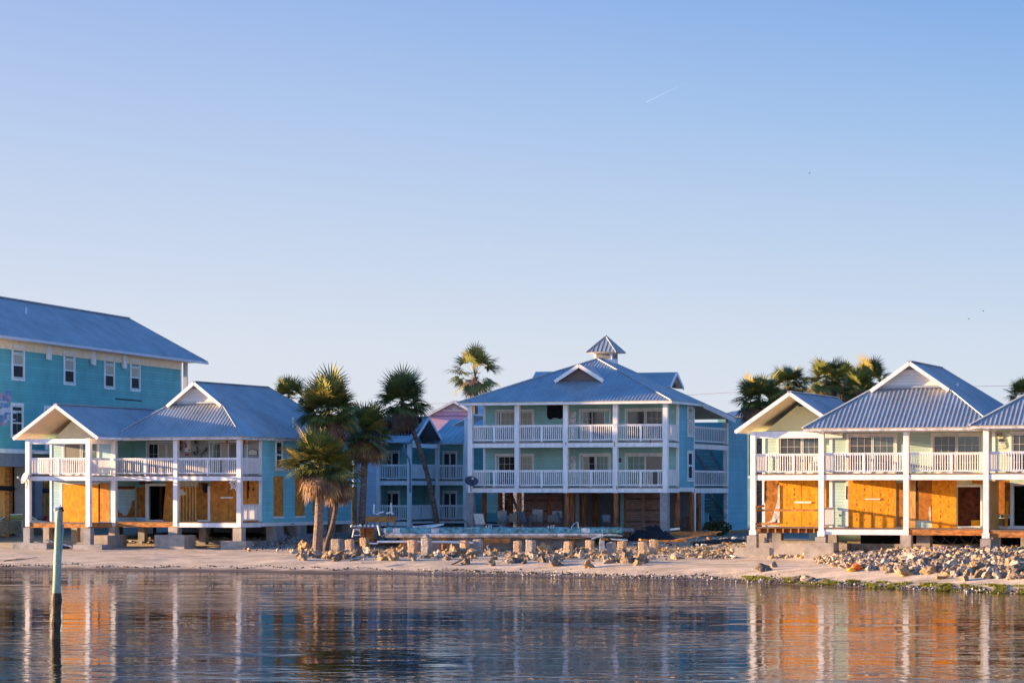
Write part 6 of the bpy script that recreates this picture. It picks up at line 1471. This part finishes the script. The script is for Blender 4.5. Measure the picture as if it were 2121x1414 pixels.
m = MB(); m.tube([Vector((0,0,.03)), Vector((.5,.3,.10)), Vector((1.1,.5,.12)), Vector((1.7,1.2,.22))], [.03,.03,.02,.012], 6); m.tube([Vector((.5,.3,.10)), Vector((.8,.1,.18)), Vector((1.2,0,.2))], [.02,.015,.01], 5)
o = m.build('fallen_branch', 'dark_bark'); o.location = gnd(8, 1163); tag(o, 'thin bare branch lying on the sand left of the piling', 'branch')
def broken_post():
    g = gnd(1247, 1146); e = empty('broken_post', g, 0, 'broken whitewashed post standing between block pillars', 'post'); s = g.y/F
    m = MB(); m.prism([(-.14, 0, -.2), (.13, 0, -.2), (.15, 0, .45), (.12, 0, .82), (-.1, 0, .85), (-.15, 0, .6)], (0, .2, 0)); m.build('shaft', 'weathered_white', e)
    m = MB(); m.box(-.1, .35, -.03, .06, .74, .86); m.build('rusty_bracket', 'rust', e)
broken_post()
m = MB(); blob(m, (0,0,.14), .24, 3, 2, sx=1.1, sz=.8); o = m.build('float_ball', 'orange_float'); g = gnd(1774, 1181); o.location = g; tag(o, 'bright orange float lying among the rocks', 'float')
m = MB(); blob(m, (0,0,.08), .18, 5, 2, sx=1.2, sz=.6); o = m.build('float_scrap', 'yellow_float'); g = gnd(1763, 1183); o.location = g; tag(o, 'yellow scrap touching the left side of the orange float', 'float')
m = MB(); m.prism([(-.25,0,0), (.2,0,0), (.28,0,.1), (-.2,0,.12)], (0,.3,.02)); o = m.build('rusty_scrap', 'rust'); o.location = gnd(1951, 1200); tag(o, 'rusty red scrap above the white board at the right waterline', 'scrap')
# satellite dishes
def dish(p, face, mat, label, r_=.42):
    e = empty('satellite_dish', p, 0, label, 'satellite dish'); f = Vector(face).normalized(); x = f.cross(Vector((0,0,1))).normalized(); y = x.cross(f)
    m = MB(); rings = 5; n = 20; vs = [Vector((0,0,0))]; fs = []
    for k in range(1, rings+1):
        rr_ = r_*k/rings
        for j in range(n): a = 2*math.pi*j/n; vs.append(x*math.cos(a)*rr_+y*math.sin(a)*rr_*.9+f*(.22*(rr_/r_)**2*r_))
    fs += [(0, 1+j, 1+(j+1) % n) for j in range(n)]
    for k in range(rings-1): fs += [(1+k*n+j, 1+(k+1)*n+j, 1+(k+1)*n+(j+1) % n, 1+k*n+(j+1) % n) for j in range(n)]
    nv = len(vs); vs2 = [v-f*.02 for v in vs]; m.add(vs, fs); m.add(vs2, [t[::-1] for t in fs]); m.build('reflector', mat, e, smooth=True)
    m = MB(); m.tube([-y*r_*.8, f*r_*1.1-y*r_*.35], .02, 6); m.build('feed_arm', mat, e)
    m = MB(); m.beam(f*r_*1.05-y*r_*.35, f*r_*1.25-y*r_*.30, .10, .10); m.build('receiver', 'weathered_white', e)
    m = MB(); m.tube([-f*.02, -f*.15-Vector((0,0,.25)), -f*.05-Vector((0,0,.6))], .03, 6); m.build('mounting_arm', mat, e)
p = LH.world((LH.A(53, LH_WB-.2), LH_WB-.2, LH.Z(LH.A(53, LH_WB), LH_WB, 988))) if False else at(53, 990, 171.8)
dish(p, (-.75, -.5, .35), 'dish_grey', 'grey satellite dish bracketed to the left corner post of the turquoise house')
dish(at(976, 997, 175.5), (.15, -.72, .6), 'dish_dark', 'dark blue satellite dish at the left corner of the centre building', .43)
# turtle ornament
def turtle():
    p = at(485, 1001, 169.6); e = empty('turtle_ornament', p, R(-21), 'white openwork sea turtle ornament hung on the corner post of the turquoise house', 'ornament'); s = 170/F
    m = MB(); c = (0, 0)
    ring = [(math.cos(a)*.22, math.sin(a)*.27) for a in [i*math.pi/8 for i in range(16)]]
    for a, b in zip(ring, ring[1:]+ring[:1]): m.beam((a[0], 0, a[1]), (b[0], 0, b[1]), .03, .05, up=(0,1,0))
    for i in range(0, 16, 2): a = ring[i]; m.beam((a[0]*.4, 0, a[1]*.4), (a[0], 0, a[1]), .02, .035, up=(0,1,0))
    inner = [(math.cos(a)*.10, math.sin(a)*.12) for a in [i*math.pi/3 for i in range(6)]]
    for a, b in zip(inner, inner[1:]+inner[:1]): m.beam((a[0], 0, a[1]), (b[0], 0, b[1]), .02, .04, up=(0,1,0))
    m.build('shell', 'white_paint', e)
    for a, b in (((-.18,.15),(-.34,.02)), ((.12,.2),(.3,.28)), ((-.12,-.2),(-.25,-.34)), ((.1,-.22),(.12,-.42))):
        m = MB(); m.beam((a[0], 0, a[1]), (b[0], 0, b[1]), .03, .11, up=(0,1,0)); m.build('flipper', 'white_paint', e)
    m = MB(); blob(m, (-.02, 0, .34), .09, 1, 1, sy=.3); m.build('head', 'white_paint', e)
turtle()
# white plastic chair on the mint house balcony
def plastic_chair():
    a, b = RH.A(1690, 3.6), 3.6; p = RH.world((a, b, 5.25)); e = empty('plastic_chair', p, R(-30), 'white plastic chair behind the balcony rail of the mint wing', 'chair')
    m = MB(); m.box(-.26, .26, -.25, .25, .42, .45); m.build('seat', 'white_paint', e)
    for x in (-.24, .24):
        for y in (-.23, .23): m = MB(); m.box(x-.02, x+.02, y-.02, y+.02, 0, .42); m.build('leg', 'white_paint', e)
        m = MB(); m.box(x-.025, x+.025, -.25, .25, .62, .65); m.box(x-.02, x+.02, -.25, -.21, .45, .62); m.build('armrest', 'white_paint', e)
    m = MB()
    for i in range(5): x = -.2+i*.1; m.box(x-.03, x+.03, .23, .25, .45, .85)
    m.box(-.26, .26, .225, .255, .85, .93); m.build('backrest', 'white_paint', e)
plastic_chair()
# parked car and red cart under the far-left building
def car(px, py, Y):
    p = flat(px, Y); e = empty('parked_car', p, R(20), 'silver blue car parked under the far left apartment building', 'car')
    prof_ = [(-2.2,.45),(-2.15,.85),(-1.3,.98),(-.6,1.42),(.7,1.45),(1.4,1.02),(2.1,.92),(2.2,.5),(2.1,.32),(-2.1,.32)]
    m = MB(); m.prism([(x, -.85, z) for x, z in prof_], (0, 1.7, 0)); m.build('body', 'car_paint', e)
    m = MB(); m.prism([(-1.15,-.86,1.0),(-.55,-.86,1.36),(.65,-.86,1.38),(1.2,-.86,1.03)], (0,-.012,0)); m.prism([(-1.22,-.8,1.02),(-.66,-.8,1.38),(-.70,-.8,1.42),(-1.3,-.8,1.03)], (0,1.6,0)); m.build('window', 'glass', e)
    for x in (-1.35, 1.35):
        for y in (-.88, .68): m = MB(); m.tube([(x, y, .32), (x, y+.2, .32)], .33, 14); m.build('wheel', 'chair_frame', e)
car(30, 1060, 186); 
def cart():
    Y = 188; p = flat(86, Y); e = empty('motor_scooter', p, R(70), 'red motor scooter parked behind the turquoise house', 'scooter')
    m = MB(); m.prism([(-.7,-.15,.5),(-.2,-.15,.45),(.3,-.15,.35),(.75,-.15,.6),(.7,-.15,1.15),(.55,-.15,1.15),(.3,-.15,.5),(-.1,-.15,.85),(-.7,-.15,.9)], (0,.3,0)); m.build('body', 'red_paint', e)
    for x in (-.6, .7): m = MB(); m.tube([(x,-.06,.28),(x,.06,.28)], .28, 14); m.build('wheel', 'chair_frame', e)
    m = MB(); m.tube([(.6,-.3,1.2),(.6,.3,1.2)], .02, 6); m.build('handlebar', 'steel', e)
    m = MB(); m.box(-.6, .0, -.14, .14, .9, .98); m.build('saddle', 'chair_frame', e)
cart()
# low shrubs and the dark bush in the gap
def shrub(px, Y, w, h_, label, n=500, seed=0, mat='shrub'):
    c = flat(px, Y); rnd = random.Random(seed); m = MB()
    for i in range(n):
        d = Vector((rnd.gauss(0,1), rnd.gauss(0,1), rnd.gauss(0,1))).normalized()*rnd.random()**.4
        p = Vector((d.x*w/2, d.y*w/2*.7, h_*.5+d.z*h_/2)); a = Vector((rnd.uniform(-1,1), rnd.uniform(-1,1), rnd.uniform(-.5,1))).normalized()*rnd.uniform(.08,.2); b = a.cross(Vector((rnd.uniform(-1,1), rnd.uniform(-1,1), 0)))
        b = b.normalized()*.06 if b.length > .01 else Vector((.06,0,0)); m.add([p-b, p+b, p+a], [(0,1,2)])
    e = empty('shrub', c, 0, label, 'shrub'); m.build('foliage', mat, e); t = MB(); t.tube([(0,0,-.2), (0,0,h_*.6)], [.05,.03], 6); t.build('stem', 'dark_bark', e)
shrub(1484, 174, 1.9, 1.0, 'low dark bush before the stairs of the centre building', 900, 1)
shrub(934, 176, 1.2, .7, 'low dark bush before the shaded back house', 500, 2)
for i, (px, w, h_, lb) in enumerate([(60, 14, 3.2, 'dark hedge seen under the far left apartment building'), (735, 8, 2.6, 'dark hedge seen between the turquoise house and the back house'), (1560, 12, 3.4, 'dark hedge seen between the centre building and the mint house'), (2110, 20, 3.2, 'dark hedge behind the right end of the mint house'), (350, 24, 3.0, 'dark hedge behind the turquoise house'), (1300, 24, 3.0, 'dark hedge behind the centre building')]):
    shrub(px, 236, w, h_, lb, 5000, 20+i)
# power line, contrails, birds
def wire(pts, r_, name, label, cat, mat):
    o0 = pts[0]; m = MB(); m.tube([p-o0 for p in pts], r_, 5); o = m.build(name, mat); o.location = o0; tag(o, label, cat)
wire([at(850, 838, 300), at(1100, 826, 296), at(1440, 817, 292), at(1570, 809, 290), at(1900, 802, 288), at(2200, 797, 285)], .025, 'power_line', 'thin power line passing behind the houses', 'power line', 'dish_grey')
mm_ = bpy.data.materials.new('contrail_vapour'); mm_.use_nodes = True; t = mm_.node_tree; p = t.nodes['Principled BSDF']; p.inputs['Base Color'].default_value = (.95,.95,.97,1); p.inputs['Roughness'].default_value = 1; p.inputs['Alpha'].default_value = .20; M['contrail_vapour'] = mm_
def contrail(x0, y0, x1, y1, r0, r1, label):
    a, b = at(x0, y0, 9000), at(x1, y1, 9600); m = MB(); n = 10; m.tube([(b-a)*i/n for i in range(n+1)], [r0+(r1-r0)*i/n for i in range(n+1)], 8); o = m.build('contrail', 'contrail_vapour'); o.location = a; tag(o, label, 'contrail', 'aircraft contrails in the sky')
contrail(1340, 211, 1418, 173, 1.6, .35, 'longer white contrail high in the right half of the sky'); contrail(1000, 514, 1020, 505, .9, .3, 'tiny white contrail above the centre building')
def bird(px, py, label):
    p = at(px, py, 400); e = empty('gull', p, .4, label, 'bird', 'birds far off in the sky'); e.scale = (.6,.6,.6)
    m = MB(); blob(m, (0,0,0), .09, 1, 1, sx=2.2); m.build('body', 'chair_frame', e)
    for s in (-1, 1): m = MB(); m.add([(.08,0,.02),(-.1,0,.02),(-.14,s*.3,.12),(.06,s*.3,.13),(-.16,s*.55,.04)], [(0,1,2,3),(3,2,4)]); m.build('wing', 'chair_frame', e)
bird(2007, 660, 'left bird of the pair low in the sky at the right'); bird(2037, 644, 'right bird of the pair low in the sky at the right'); bird(1677, 359, 'single bird high in the sky at the right')
